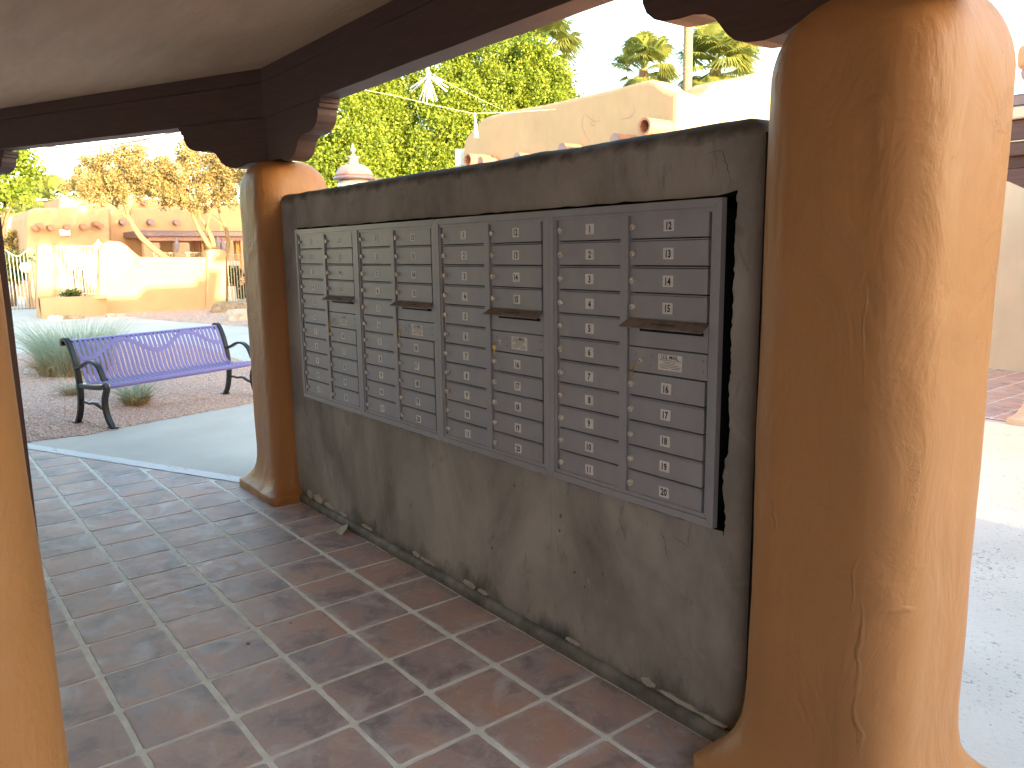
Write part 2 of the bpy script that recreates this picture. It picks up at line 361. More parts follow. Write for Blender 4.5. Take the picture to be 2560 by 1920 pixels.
def tube(bm, pts, rad, seg=8, cap=True):
    pts = [Vector(p) for p in pts]; rs = rad if isinstance(rad, (list, tuple)) else [rad] * len(pts)
    rings = []; up = None
    for i, p in enumerate(pts):
        d = (pts[min(i + 1, len(pts) - 1)] - pts[max(i - 1, 0)]).normalized()
        if up is None:
            up = Vector((0, 0, 1)) if abs(d.z) < 0.9 else Vector((1, 0, 0))
        a = d.cross(up).normalized(); up = a.cross(d).normalized()
        rings.append([bm.verts.new(p + (a * math.cos(q) + up * math.sin(q)) * rs[i]) for q in [2 * math.pi * k / seg for k in range(seg)]])
    for i in range(len(rings) - 1):
        for k in range(seg):
            bm.faces.new((rings[i][k], rings[i][(k + 1) % seg], rings[i + 1][(k + 1) % seg], rings[i + 1][k]))
    if cap:
        bm.faces.new(rings[0][::-1]); bm.faces.new(rings[-1])
def tube_obj(name, pts, rad, mat, parent=None, seg=8, smooth=True):
    bm = bmesh.new(); tube(bm, pts, rad, seg)
    bmesh.ops.recalc_face_normals(bm, faces=bm.faces); return bm_obj(name, bm, mat, parent, smooth)
def lathe(bm, prof, cx, cy, seg=24, flute=0.0):
    rings = []
    for (r, z) in prof:
        rings.append([bm.verts.new((cx + r * (1 + flute * math.cos(8 * a)) * math.cos(a), cy + r * (1 + flute * math.cos(8 * a)) * math.sin(a), z)) for a in [2 * math.pi * k / seg for k in range(seg)]])
    for i in range(len(rings) - 1):
        for k in range(seg):
            bm.faces.new((rings[i][k], rings[i][(k + 1) % seg], rings[i + 1][(k + 1) % seg], rings[i + 1][k]))
    bm.faces.new(rings[0][::-1]); bm.faces.new(rings[-1])
def sheet(name, poly, z, mat, thick=0.0):
    bm = bmesh.new(); vs = [bm.verts.new((x, y, z)) for x, y in poly]; f = bm.faces.new(vs)
    if f.normal.z < 0: f.normal_flip()
    bmesh.ops.triangulate(bm, faces=bm.faces)
    return bm_obj(name, bm, mat)
def fill(bm, vs, flat):
    out = []
    for t_ in tessellate_polygon([[Vector((p[0], p[1], 0)) for p in flat]]):
        try: out.append(bm.faces.new([vs[k] for k in t_]))
        except ValueError: pass
    return out
def prism(bm, poly, a0, a1, fn):
    """polygon (p,q) extruded from a0 to a1; fn(p,q,a) -> xyz"""
    A = [bm.verts.new(fn(p, q, a0)) for p, q in poly]; B = [bm.verts.new(fn(p, q, a1)) for p, q in poly]
    n = len(poly)
    fill(bm, A, poly); fill(bm, B, poly)
    for i in range(n): bm.faces.new((A[i], B[i], B[(i + 1) % n], A[(i + 1) % n]))
    bmesh.ops.recalc_face_normals(bm, faces=bm.faces)
def prism_round(bm, poly, a0, a1, fn, r, n=4):
    A_ = sum(poly[i][0] * poly[(i + 1) % len(poly)][1] - poly[(i + 1) % len(poly)][0] * poly[i][1] for i in range(len(poly)))
    if A_ < 0: poly = poly[::-1]
    m_ = len(poly); nrm = []
    for i in range(m_):
        p0, p1, p2 = poly[i - 1], poly[i], poly[(i + 1) % m_]
        e1 = Vector((p1[0] - p0[0], p1[1] - p0[1])).normalized(); e2 = Vector((p2[0] - p1[0], p2[1] - p1[1])).normalized()
        n1 = Vector((-e1.y, e1.x)); n2 = Vector((-e2.y, e2.x)); q = n1 + n2
        q = q.normalized() if q.length > 1e-4 else n1
        nrm.append(q / max(0.7, q.dot(n1)))
    rings = []
    prof = [(r * (1 - math.sin(k / n * math.pi / 2)), a0 + r * (1 - math.cos(k / n * math.pi / 2))) for k in range(n + 1)]
    prof += [(i_, a1 + a0 - a_) for i_, a_ in reversed(prof)]
    for ins, a in prof: rings.append([bm.verts.new(fn(p[0] + q.x * ins, p[1] + q.y * ins, a)) for p, q in zip(poly, nrm)])
    for i in range(len(rings) - 1):
        for k in range(m_): bm.faces.new((rings[i][k], rings[i][(k + 1) % m_], rings[i + 1][(k + 1) % m_], rings[i + 1][k]))
    fl = [(p[0] + q.x * r, p[1] + q.y * r) for p, q in zip(poly, nrm)]
    fill(bm, rings[0], fl); fill(bm, rings[-1], fl); bmesh.ops.recalc_face_normals(bm, faces=bm.faces)
def prism_obj(name, poly, a0, a1, fn, mat, parent=None):
    bm = bmesh.new(); prism(bm, poly, a0, a1, fn); return bm_obj(name, bm, mat, parent)
_txt = {}
def text_mesh(s, size, weight=0.0, sx=1.0):
    k = (s, size, weight, sx)
    if k in _txt: return _txt[k]
    cu = bpy.data.curves.new('t', 'FONT'); cu.body = s; cu.size = size; cu.align_x = 'CENTER'; cu.align_y = 'CENTER'
    cu.offset = weight; cu.resolution_u = 2; cu.extrude = 0.0
    o = bpy.data.objects.new('t', cu); COL.objects.link(o)
    dg = bpy.context.evaluated_depsgraph_get(); me = bpy.data.meshes.new_from_object(o.evaluated_get(dg))
    bpy.data.objects.remove(o); bpy.data.curves.remove(cu)
    ys = [v.co.y for v in me.vertices]; xs = [v.co.x for v in me.vertices]
    my = (max(ys) + min(ys)) / 2; mx = (max(xs) + min(xs)) / 2
    for v in me.vertices: v.co = ((v.co.x - mx) * sx, 0.0, v.co.y - my)     # stands in the xz plane, faces -y
    me.name = 'print'; _txt[k] = me; return me
def jit(a): return random.uniform(-a, a)

# ================================================================== SETTING: ground
struct(sheet('ground', [(-400, -400), (400, -400), (400, 400), (-400, 400)], -0.05, M['earth']))
struct(sheet('pavement', [(-60, -14), (14, -14), (14, 16), (-60, 16)], -0.012, M['pave']))
struct(sheet('courtyard', [(-1.2, 0.30), (13, 0.30), (13, 6.32), (-1.2, 6.32)], -0.008, M['court']))
bed1 = [(-4.38, -1.6), (-4.29, -0.70), (-4.44, -0.38), (-4.64, 0.285), (-4.87, 1.10), (-5.05, 1.9), (-5.6, 2.35), (-8.2, 2.30), (-11.5, 2.45), (-12.98, 1.6), (-13.4, 0.6), (-12.4, -0.5), (-9, -2.4), (-5.5, -2.4)]
bed2 = [(-14.2, 4.75), (-16.0, 4.35), (-18.0, 3.75), (-21.2, 3.2), (-22.4, 3.6), (-22.4, 10), (-14.2, 10)]
struct(sheet('gravel_bed', bed1, -0.006, M['gravel'])); struct(sheet('gravel_bed_by_fence', bed2, -0.006, M['gravel']))
def inside(p, poly):
    x, y = p; c = False; n = len(poly)
    for i in range(n):
        x0, y0 = poly[i]; x1, y1 = poly[(i + 1) % n]
        if (y0 > y) != (y1 > y) and x < (x1 - x0) * (y - y0) / (y1 - y0) + x0: c = not c
    return c
def scatter_stones(name, poly, n, s0, s1):
    xs = [p[0] for p in poly]; ys = [p[1] for p in poly]; P = []
    while len(P) < n:
        q = (random.uniform(min(xs), max(xs)), random.uniform(min(ys), max(ys)))
        if inside(q, poly): P.append(q)
    base = np.array([(1, 0, 0), (0, 1, 0), (-1, 0, 0), (0, -1, 0), (0, 0, 1), (0.5, 0.5, 0.75)]); V = []; F = []
    fc = [(0, 1, 5), (1, 4, 5), (0, 5, 4), (1, 2, 4), (2, 3, 4), (3, 0, 4)]
    for i, (x, y) in enumerate(P):
        s = random.uniform(s0, s1); a = random.uniform(0, 6.28); c_, s_ = math.cos(a), math.sin(a)
        sx, sy, sz = s * random.uniform(0.7, 1.3), s * random.uniform(0.6, 1.0), s * random.uniform(0.5, 0.9)
        for b in base:
            u, v = b[0] * sx, b[1] * sy; V.append((x + u * c_ - v * s_, y + u * s_ + v * c_, -0.008 + b[2] * sz))
        F += [tuple(i * 6 + k for k in f) for f in fc]
    return stuff(mesh(name, V, F, M['stone']))
near_poly = [(-4.30, -1.5), (-4.27, -0.70), (-4.41, -0.38), (-4.60, 0.285), (-4.83, 1.10), (-5.05, 1.9), (-8.2, 2.3), (-9.5, -1.5)]
scatter_stones('gravel', near_poly, 16000, 0.008, 0.019)
scatter_stones('gravel_behind_bench', [(-8.2, 2.3), (-11.5, 2.4), (-12.9, 1.5), (-13.2, 0.5), (-9.5, -1.5)], 6000, 0.012, 0.024)
scatter_stones('gravel_along_fence', bed2, 6000, 0.015, 0.032)

# ================================================================== tile floor
GX, GY, GA, TP = -0.5466, -1.5752, 0.0099, 0.32
ca, sa = math.cos(GA), math.sin(GA)
def clip(poly, p0, n):          # keep the side where (p-p0).n <= 0
    out = []
    for i in range(len(poly)):
        a = poly[i]; b = poly[(i + 1) % len(poly)]
        da = (a[0] - p0[0]) * n[0] + (a[1] - p0[1]) * n[1]; db = (b[0] - p0[0]) * n[0] + (b[1] - p0[1]) * n[1]
        if da <= 0: out.append(a)
        if (da < 0 < db) or (db < 0 < da):
            t_ = da / (da - db); out.append((a[0] + (b[0] - a[0]) * t_, a[1] + (b[1] - a[1]) * t_))
    return out
SD = (0.9046, 0.4263); SN = (-0.4263, 0.9046)       # direction and normal of the slanting edge
clips = [((0, -0.006), (0, 1)), ((-1.724, -0.209), SN), ((3.30, 0.0), (0.4263, 0.9046)), ((0, -3.38), (0, -1))]
floor_poly = [(-6.5, -3.4), (9.8, -3.4), (9.8, 3.0), (-6.5, 3.0)]
for p0, n in [((0, 0.03), (0, 1)), ((-1.70, -0.19), SN), ((3.35, 0.0), (0.4263, 0.9046))]: floor_poly = clip(floor_poly, p0, n)
tf = struct(sheet('tile_floor', floor_poly, -0.0034, M['grout']))
tiles = []
for i in range(-18, 29):
    for j in range(-6, 6):
        cx = GX + (i + 0.5) * TP * ca - (j + 0.5) * TP * sa; cy = GY + (i + 0.5) * TP * sa + (j + 0.5) * TP * ca
        hx = 0.16 - 0.0088; hy = 0.16 - 0.0115
        q = []
        dx, dy, da = jit(0.002), jit(0.003), jit(0.007)
        for (sx, sy) in ((-1, -1), (1, -1), (1, 1), (-1, 1)):
            r = 0.010
            for (ox, oy) in ((r, 0), (0, r)) if (sx * sy < 0) else ((0, r), (r, 0)):
                q.append((sx * (hx - ox), sy * (hy - oy)))
        # order and subdivide edges with a hand-made wobble
        q.sort(key=lambda p: math.atan2(p[1], p[0])); qq = []
        for k in range(8):
            a = q[k]; b = q[(k + 1) % 8]; qq.append((a[0] + jit(0.0012), a[1] + jit(0.0012)))
            if math.hypot(a[0] - b[0], a[1] - b[1]) > 0.1:
                for f in (0.2, 0.4, 0.6, 0.8): qq.append((a[0] + (b[0] - a[0]) * f + jit(0.0017), a[1] + (b[1] - a[1]) * f + jit(0.0017)))
        W = [(cx + dx + (u * math.cos(GA + da) - v * math.sin(GA + da)), cy + dy + (u * math.sin(GA + da) + v * math.cos(GA + da))) for u, v in qq]
        for p0, n in clips: W = clip(W, p0, n) if W else W
        if len(W) < 3: continue
        ar = abs(sum(W[k][0] * W[(k + 1) % len(W)][1] - W[(k + 1) % len(W)][0] * W[k][1] for k in range(len(W)))) / 2
        if ar < 0.004: continue
        vis = in_view((cx, cy, 0), 0.15)
        tiles.append((not vis, math.hypot(cx - CAM[0], cy - CAM[1]), cx, cy, W))
tiles.sort(key=lambda t_: (t_[0], t_[1]))
def tile_mesh(V, F, W, cx, cy, ox, oy):
    n = len(W); b = len(V); tz = jit(0.0006); tx, ty = jit(0.0025), jit(0.0025)
    mx = sum(p[0] for p in W) / n; my = sum(p[1] for p in W) / n
    for (sh, z) in ((0.0, -0.006), (0.0, -0.0022), (0.0022, -0.0006), (0.008, 0.0)):
        for x, y in W:
            d = math.hypot(x - mx, y - my) or 1
            f = max(0, 1 - sh / d); X = mx + (x - mx) * f; Y = my + (y - my) * f
            V.append((X - ox, Y - oy, z + tz + (X - cx) * tx + (Y - cy) * ty))
    for l in range(3):
        for k in range(n): F.append((b + l * n + k, b + l * n + (k + 1) % n, b + (l + 1) * n + (k + 1) % n, b + (l + 1) * n + k))
    F.append(tuple(b + 3 * n + k for k in range(n)))
V2, F2 = [], []
for k, (hid, dist, cx, cy, W) in enumerate(tiles):
    A2 = sum(W[q][0] * W[(q + 1) % len(W)][1] - W[(q + 1) % len(W)][0] * W[q][1] for q in range(len(W)))
    if A2 < 0: W = W[::-1]
    if k < 300 and not hid:
        V, F = [], []; tile_mesh(V, F, W, cx, cy, cx, cy)
        o = mesh('tile', V, F, M['tile'], tf); o.location = (cx, cy, 0)
    else: tile_mesh(V2, F2, W, cx, cy, 0, 0)
if V2: stuff(mesh('tile_field', V2, F2, M['tile'], tf))
# white painted edge of the floor
def along(p, s, off=0.0): return (p[0] + SD[0] * s + SN[0] * off, p[1] + SD[1] * s + SN[1] * off)
S0 = (-1.724, -0.201); V = []; F = []
nn = 60
for k in range(nn + 1):
    s = -3.4 + 3.85 * k / nn
    for off, z in ((0.0 + jit(0.004), 0.002), (0.118 + jit(0.006), 0.002), (0.125, -0.010)):
        x, y = along(S0, s, off); V.append((x, y, z))
for k in range(nn):
    for c in range(2): a = k * 3 + c; F.append((a, a + 3, a + 4, a + 1))
struct(mesh('painted_edge_line', V, F, M['strip']))

# ================================================================== columns
def _sc(u, v, ax, val, rx, rz): q = on(u, v, ax, val); return (q.x, q.y, q.z, rx, rz)
SCARS = [_sc(1895, 225, 'y', -0.09, 0.03, 0.035), _sc(1905, 285, 'y', -0.08, 0.018, 0.05), _sc(1985, 150, 'x', 3.20, 0.035, 0.02), _sc(1960, 715, 'x', 3.19, 0.035, 0.075), _sc(2030, 630, 'x', 3.22, 0.02, 0.025),
         _sc(1872, 1400, 'y', -0.08, 0.010, 0.22), _sc(1858, 1250, 'y', -0.08, 0.008, 0.10), _sc(1950, 1315, 'x', 3.19, 0.04, 0.015), _sc(1960, 1450, 'x', 3.19, 0.03, 0.05), _sc(1880, 700, 'y', -0.08, 0.006, 0.12), _sc(1860, 1560, 'y', -0.08, 0.010, 0.10),
         _sc(1670, 1120, 'y', -0.105, 0.006, 0.05), _sc(1985, 1210, 'x', 3.2, 0.02, 0.015)]
def make_column(cx, cy, zt=2.30, ht=0.26, hb=0.345, batter=0.0, seed=0, mat=None, seg=72):
    prof = [(hb, -0.01), (hb, 0.02), (hb - 0.001, 0.048), (hb - 0.003, 0.052), (hb - 0.016, 0.058), (hb - 0.036, 0.075), (hb - 0.053, 0.102), (hb - 0.066, 0.14), (ht + 0.010 + batter, 0.185), (ht + 0.003 + batter, 0.24), (ht + batter, 0.32), (ht + batter, 0.42)]
    for k in range(1, 26): prof.append((ht + batter * (1 - k / 26), 0.42 + (zt - 0.225 - 0.42) * k / 26))
    for k in range(1, 15):
        a = k / 14 * math.pi / 2; prof.append((ht - 0.125 * (1 - math.cos(a)), zt - 0.225 + 0.225 * math.sin(a)))
    prof += [(0.03, zt + 0.004)]
    V = []; F = []
    for (h, z) in prof:
        rc = (0.14 if z > 0.16 else 0.035 + 0.105 * max(0, (z - 0.06)) / 0.10); rc = min(rc, h * 0.9)
        if h < ht: rc = min(h * 0.95, 0.14 + (ht - h) * 0.3)
        for k in range(seg):
            a = 2 * math.pi * (k + 0.5) / seg
            dx, dy = math.cos(a), math.sin(a)
            # rounded square radius in direction a
            s = 1 / max(abs(dx), abs(dy)); x, y = dx * s * h, dy * s * h
            ex, ey = abs(x) - (h - rc), abs(y) - (h - rc)
            if ex > 0 and ey > 0:
                q0, q1 = h - rc, h - rc; A_ = math.atan2(abs(y) - q1, abs(x) - q0)
                x = math.copysign(q0 + rc * math.cos(A_), x); y = math.copysign(q1 + rc * math.sin(A_), y)
            p = Vector((cx + x, cy + y, z))
            if z > 0.0 and h > 0.1:
                nn_ = mnoise.noise(p * 2.2 + Vector((seed, 0, 0))) * 0.006 + mnoise.noise(p * 6 + Vector((0, seed, 0))) * 0.0022
                L = math.hypot(x, y); p.x += x / L * nn_; p.y += y / L * nn_
            V.append((p.x - cx, p.y - cy, p.z))
    n = len(prof)
    for i in range(n - 1):
        for k in range(seg): F.append((i * seg + k, i * seg + (k + 1) % seg, (i + 1) * seg + (k + 1) % seg, (i + 1) * seg + k))
    F.append(tuple((n - 1) * seg + k for k in range(seg)))
    me = bpy.data.meshes.new('stucco_column'); me.from_pydata(V, [], F); me.update()
    return me
def column(cx, cy, label, group=None, **kw):
    o = link('stucco_column', make_column(cx, cy, **{k: v for k, v in kw.items() if k != 'mat'}), kw.get('mat') or M['stucco'], None, True)
    o.location = (cx, cy, 0); tag(o, label, 'column', group); return o
CY = 0.155
M['stucco_scar'] = mat_stucco('orange_stucco_scarred', ORANGE, scars=SCARS)
near_col = column(2.962, CY, 'large orange stucco column right of the mailbox wall, nearest the viewer', seed=3, zt=2.335, mat=M['stucco_scar'])
far_col = column(-1.27, CY, 'orange stucco column at the far left end of the mailbox wall, flared foot on tiles', seed=11)
left_col = column(2.335, -2.172, 'orange stucco column cut off by the left edge of the photo', seed=23, batter=0.034)
column(-4.97, -1.66, 'orange stucco column hidden behind the cut off left one, bracket just showing', seed=31)
column(6.72, -1.62, 'orange stucco column further round the arcade to the right', seed=37)
post = box('shade_strip', 1.90, 1.96, -1.99, -1.841, 0.0, 2.591, M['wood'], None, 0.004)  # dark strip added for the shaded side of the left column
tag(post, 'narrow dark brown strip added as the shaded edge of the left column', 'shade strip')

# ================================================================== roof beams, brackets, ceiling
ZB, ZT = 2.591, 2.913
TH = 0.130
C1 = Vector((-1.30, 0.053)); C2 = Vector((2.992, 0.053))
LA = 3.93; dA = Vector((-0.9046, -0.4263)); dC = Vector((0.9046, -0.4263))
C0 = C1 + dA * LA; C3 = C2 + dC * LA
dZ = Vector((-math.cos(math.radians(50.4)), -math.sin(math.radians(50.4)))); dE = Vector((-dZ.x, dZ.y))
Cm = C0 + dZ * 3.0; Cp = C3 + dE * 1.5
ring = [Cm, C0, C1, C2, C3, Cp]
def offs(ring, d):
    out = []
    for i, p in enumerate(ring):
        a = (ring[i] - ring[i - 1]).normalized() if i else (ring[1] - ring[0]).normalized()
        b = (ring[i + 1] - ring[i]).normalized() if i < len(ring) - 1 else a
        na = Vector((-a.y, a.x)); nb = Vector((-b.y, b.x)); mnn = (na + nb).normalized()
        out.append(p + mnn * (d / mnn.dot(na)))
    return out
out_ = offs(ring, TH)
blab = ['dark timber beam out of view left of the arcade', 'dark timber beam across the upper left, left of the bracket above the far column', 'dark timber beam above the mailbox wall, spanning both columns', 'dark timber beam running right from the near column', 'dark timber beam at the right end of the arcade']
def grain(o, amp=0.0015):
    return o
def beam(i, label):
    a, b = ring[i], ring[i + 1]; ao, bo = out_[i], out_[i + 1]
    t = thing('timber_beam', label, 'beam', (0, 0, 0), 0, 'timber beams round the arcade')
    L = (b - a).length; n = max(2, int(L / 0.16)); d = (b - a) / L; nr = Vector((-d.y, d.x))
    for (z0, z1, ins) in ((ZB, 2.818, 0.0), (2.822, ZT - 0.002, 0.004)):
        V = []; F = []
        for k in range(n + 1):
            f = k / n; p = a.lerp(b, f); q = ao.lerp(bo, f)
            e0 = mnoise.noise(Vector((p.x * 3, p.y * 3, z0))) * 0.003; e1 = mnoise.noise(Vector((q.x * 4, q.y * 4, z0 + 5))) * 0.003
            p = p + nr * (ins + e0); q = q + nr * (-ins * 0.5 + e1)
            V += [(p.x, p.y, z0 + e1), (q.x, q.y, z0 + e0), (q.x, q.y, z1), (p.x, p.y, z1)]
        for k in range(n):
            for c in range(4): F.append((k * 4 + c, k * 4 + (c + 1) % 4, (k + 1) * 4 + (c + 1) % 4, (k + 1) * 4 + c))
        F += [(3, 2, 1, 0), (n * 4, n * 4 + 1, n * 4 + 2, n * 4 + 3)]
        mesh('beam_board', V, F, M['timber'], t)
    return t
for i in (1, 2, 3): beam(i, blab[i])
for i in (0, 4): beam(i, blab[i])
CP = [(0.0, 2.592), (0.865, 2.592), (0.862, 2.567), (0.846, 2.563), (0.846, 2.542), (0.832, 2.537), (0.822, 2.532), (0.818, 2.50), (0.800, 2.465), (0.765, 2.437), (0.72, 2.421), (0.66, 2.414), (0.60, 2.414), (0.55, 2.404), (0.515, 2.385), (0.49, 2.355), (0.465, 2.325), (0.435, 2.302), (0.39, 2.287), (0.33, 2.281), (0.27, 2.287), (0.22, 2.305), (0.0, 2.305)]
def bracket(cx, cy, dirs, label, group):
    t = thing('corbel_bracket', label, 'bracket', (cx, cy, 0), 0, group)
    for k, d in enumerate(dirs):
        nr = Vector((-d.y, d.x)); s = 1 if nr.y > 0 else -1
        def fn(p, q, a, d=d, nr=nr, s=s):
            return (d.x * p + nr.x * s * a, d.y * p + nr.y * s * a, q - 0.0015 * (k + 1))
        off = -0.102 + 0.004 + k * 0.001
        bm = bmesh.new(); prism(bm, CP, off, off + TH - 0.006, fn)
        o = bm_obj('bracket_arm', bm, M['timber'], t)
    return t
X1, X2 = Vector((1, 0)), Vector((-1, 0))
bracket(-1.27, CY, [X1, dA], 'scrolled timber bracket on the far column, pale pinkish end facing the green trees', 'scrolled brackets under the beams')
bracket(2.962, CY, [X2, dC], 'scrolled timber bracket on top of the big near column, by the top edge', 'scrolled brackets under the beams')
bracket(-4.86, -1.45, [-dA, dZ], 'scrolled timber bracket whose tip shows at the far left under the beam', 'scrolled brackets under the beams')
# roof: ceiling and stucco parapet
roof = thing('arcade_roof', 'low roof with brown plaster ceiling over the tiled walkway', 'roof')
cpoly = [(p.x, p.y) for p in offs(ring, 0.06)] + [(7.4, -3.38), (-6.4, -3.38)]
bm = bmesh.new(); prism(bm, cpoly, ZT, ZT + 0.12, lambda p, q, a: (p, q, a)); bm_obj('ceiling', bm, M['ceiling'], roof)
oo = offs(ring, 0.20); ii = offs(ring, -0.05)
V = []; F = []
for p, q in zip(ii, oo): V += [(p.x, p.y, ZT + 0.122), (q.x, q.y, ZT + 0.004), (q.x, q.y, 3.30), (p.x, p.y, 3.30)]
for k in range(len(oo) - 1):
    for c in range(4): F.append((k * 4 + c, (k + 1) * 4 + c, (k + 1) * 4 + (c + 1) % 4, k * 4 + (c + 1) % 4))
mesh('parapet', V, F, M['stucco'], roof)
bw = box('unseen_wall', -6.6, 5.4, -3.7, -3.39, -0.02, 3.3, M['plaster'], None, 0.02)  # out of view; length and pale colour set for the light in the walkway
tag(bw, 'long unseen pale plaster wall along the inner side of the walkway, shaped for the light', 'wall')

# ================================================================== mailbox wall
WX0, WX1, WY0, WY1, WZ = -1.02, 2.640, 0.025, 0.30, 2.068
mw = thing('mailbox_wall', 'rough grey cement wall between the two columns holding the mailboxes', 'wall')
def wall_body():
    # front/back profile across y,z with rounded top, swept along x with a rounded right end
    bm = bmesh.new()
    nx = 120; prof = []
    r = 0.055
    zs = [0.0] + [0.06 + (WZ - r - 0.06) * k / 26 for k in range(27)]
    for z in zs: prof.append((0.0, z))
    for k in range(1, 7):
        a = k / 6 * math.pi / 2; prof.append((r * (1 - math.cos(a)), WZ - r + r * math.sin(a)))
    prof.append((0.5, WZ)); 
    for k in range(0, 7):
        a = (6 - k) / 6 * math.pi / 2; prof.append((1 - r * (1 - math.cos(a)) if False else 1.0, WZ - r + r * math.sin(a)))
    W_ = WY1 - WY0
    full = []
    for (p, z) in prof[:len(zs) + 6]: full.append((p, z))
    full.append((W_ * 0.5, WZ + 0.002))
    for (p, z) in reversed(prof[:len(zs) + 6]): full.append((W_ - p, z))
    rings = []
    xs = [WX0 + (WX1 - 0.06 - WX0) * k / nx for k in range(nx + 1)] + [WX1 - 0.06 + 0.06 * math.sin(k / 6 * math.pi / 2) for k in range(1, 7)]
    for x in xs:
        ins = 0.0
        if x > WX1 - 0.06: ins = 0.06 * (1 - math.sqrt(max(0, 1 - ((x - (WX1 - 0.06)) / 0.06) ** 2)))
        lip = 0
        if x < WX0 + 0.12: lip = -0.0
        ring_ = []
        for (p, z) in full:
            c = W_ / 2; f = 1 - ins / c
            pp = c + (p - c) * f
            zz = z
            w_ = mnoise.noise(Vector((x * 2.1, z * 2.1, 0))) * 0.004
            if z > WZ - 0.09: zz += mnoise.noise(Vector((x * 3.5, 9, 0))) * 0.006 + mnoise.noise(Vector((x * 14, 3, 0))) * 0.0035 - ins * 0.9 * (z - (WZ - 0.09)) / 0.09
            if 0.05 < z < WZ: pp += w_ * (1 if p < c else -1)
            ring_.append(bm.verts.new((x, WY0 + pp, zz)))
        rings.append(ring_)
    m_ = len(full)
    for i in range(len(rings) - 1):
        for k in range(m_ - 1): bm.faces.new((rings[i][k], rings[i + 1][k], rings[i + 1][k + 1], rings[i][k + 1]))
        bm.faces.new((rings[i][m_ - 1], rings[i + 1][m_ - 1], rings[i + 1][0], rings[i][0]))
    fill(bm, rings[0], full); fill(bm, rings[-1], full)
    bmesh.ops.recalc_face_normals(bm, faces=bm.faces)
    return bm
o = bm_obj('cement_body', wall_body(), M['cement'], mw, True)
# opening cut with a ragged right and lower edge
poly = [(-0.775, 0.742), ]
x = -0.775
while x < 2.54: poly.append((x, 0.748 + jit(0.002))); x += 0.04
z = 0.742; poly.append((2.567, 0.752))
zz = 0.735
while zz < 1.85:
    poly.append((2.574 + mnoise.noise(Vector((0, zz * 7, 0))) * 0.012 + jit(0.0035) - 0.008 * (zz < 1.0), zz)); zz += 0.0125
poly += [(2.574, 1.852), (2.54, 1.845)]; x = 2.5
while x > -0.77: poly.append((x, 1.842 + jit(0.003))); x -= 0.05
poly.append((-0.775, 1.842)); poly = poly[1:]
bm = bmesh.new(); prism(bm, poly, -0.05, 0.255, lambda p, q, a: (p, a, q)); cut = bm_obj('cutter', bm, M['black'])
md = o.modifiers.new('b', 'BOOLEAN'); md.operation = 'DIFFERENCE'; md.solver = 'FAST'; md.object = cut
bpy.context.view_layer.update(); dg = bpy.context.evaluated_depsgraph_get()
me = bpy.data.meshes.new_from_object(o.evaluated_get(dg)); o.modifiers.clear()
# the hole's inner faces take the dark void material
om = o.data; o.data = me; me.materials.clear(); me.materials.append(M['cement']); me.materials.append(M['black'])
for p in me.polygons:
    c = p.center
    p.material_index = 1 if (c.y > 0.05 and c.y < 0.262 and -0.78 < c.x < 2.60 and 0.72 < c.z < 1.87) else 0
    p.use_smooth = p.material_index == 0 and (abs(p.normal.y) < 0.975 or c.z > WZ - 0.07)
me.set_sharp_from_angle(angle=math.radians(35))
bpy.data.objects.remove(cut); bpy.data.meshes.remove(om)
box('gap_dark', 2.60, 2.715, 0.075, 0.24, 0.0, 2.02, M['black'], mw)  # black box stands in for the shade between wall end and column
# skirting curb
V = []; F = []; nn = 120
for k in range(nn + 1):
    x = -0.93 + (2.68 + 0.93) * k / nn; e = mnoise.noise(Vector((x * 4, 0, 0))) * 0.005; g_ = mnoise.noise(Vector((x * 9, 4, 0))) * 0.004
    V += [(x, 0.002 + e, -0.006), (x, -0.004 + e, 0.018), (x, -0.003 + e, 0.034 + g_ * 0.5), (x, 0.005 + e, 0.047 + g_), (x, 0.016 + e, 0.052 + g_), (x, 0.034, 0.049 + g_)]
for k in range(nn):
    for c in range(5): a = k * 6 + c; F.append((a, a + 6, a + 7, a + 1))
mesh('skirting', V, F, M['curb'], mw, True)
# plaster chips along the skirting
def blob(cx, cz, rx, rz, n=13, sharp=0.35):
    return [(cx + rx * (1 + jit(sharp)) * math.cos(2 * math.pi * k / n), cz + rz * (1 + jit(sharp)) * math.sin(2 * math.pi * k / n)) for k in range(n)]
flk = [(-0.80, 0.080, 0.035, 0.026), (-0.66, 0.080, 0.06, 0.026), (-0.50, 0.075, 0.06, 0.018), (-0.30, 0.07, 0.05, 0.010), (0.02, 0.07, 0.06, 0.008), (0.58, 0.072, 0.035, 0.011), (0.69, 0.068, 0.07, 0.009), (1.08, 0.07, 0.05, 0.014), (1.19, 0.068, 0.045, 0.009), (1.83, 0.07, 0.04, 0.009), (2.25, 0.075, 0.03, 0.016), (2.40, 0.068, 0.09, 0.009), (2.55, 0.066, 0.05, 0.008)]
for (x, z, rx, rz) in flk:
    prism_obj('plaster_chip', blob(x, z - 0.004, rx, rz * 1.1, 19, 0.3), 0.0185, 0.0300, lambda p, q, a: (p, a, q), M['flake'], mw)
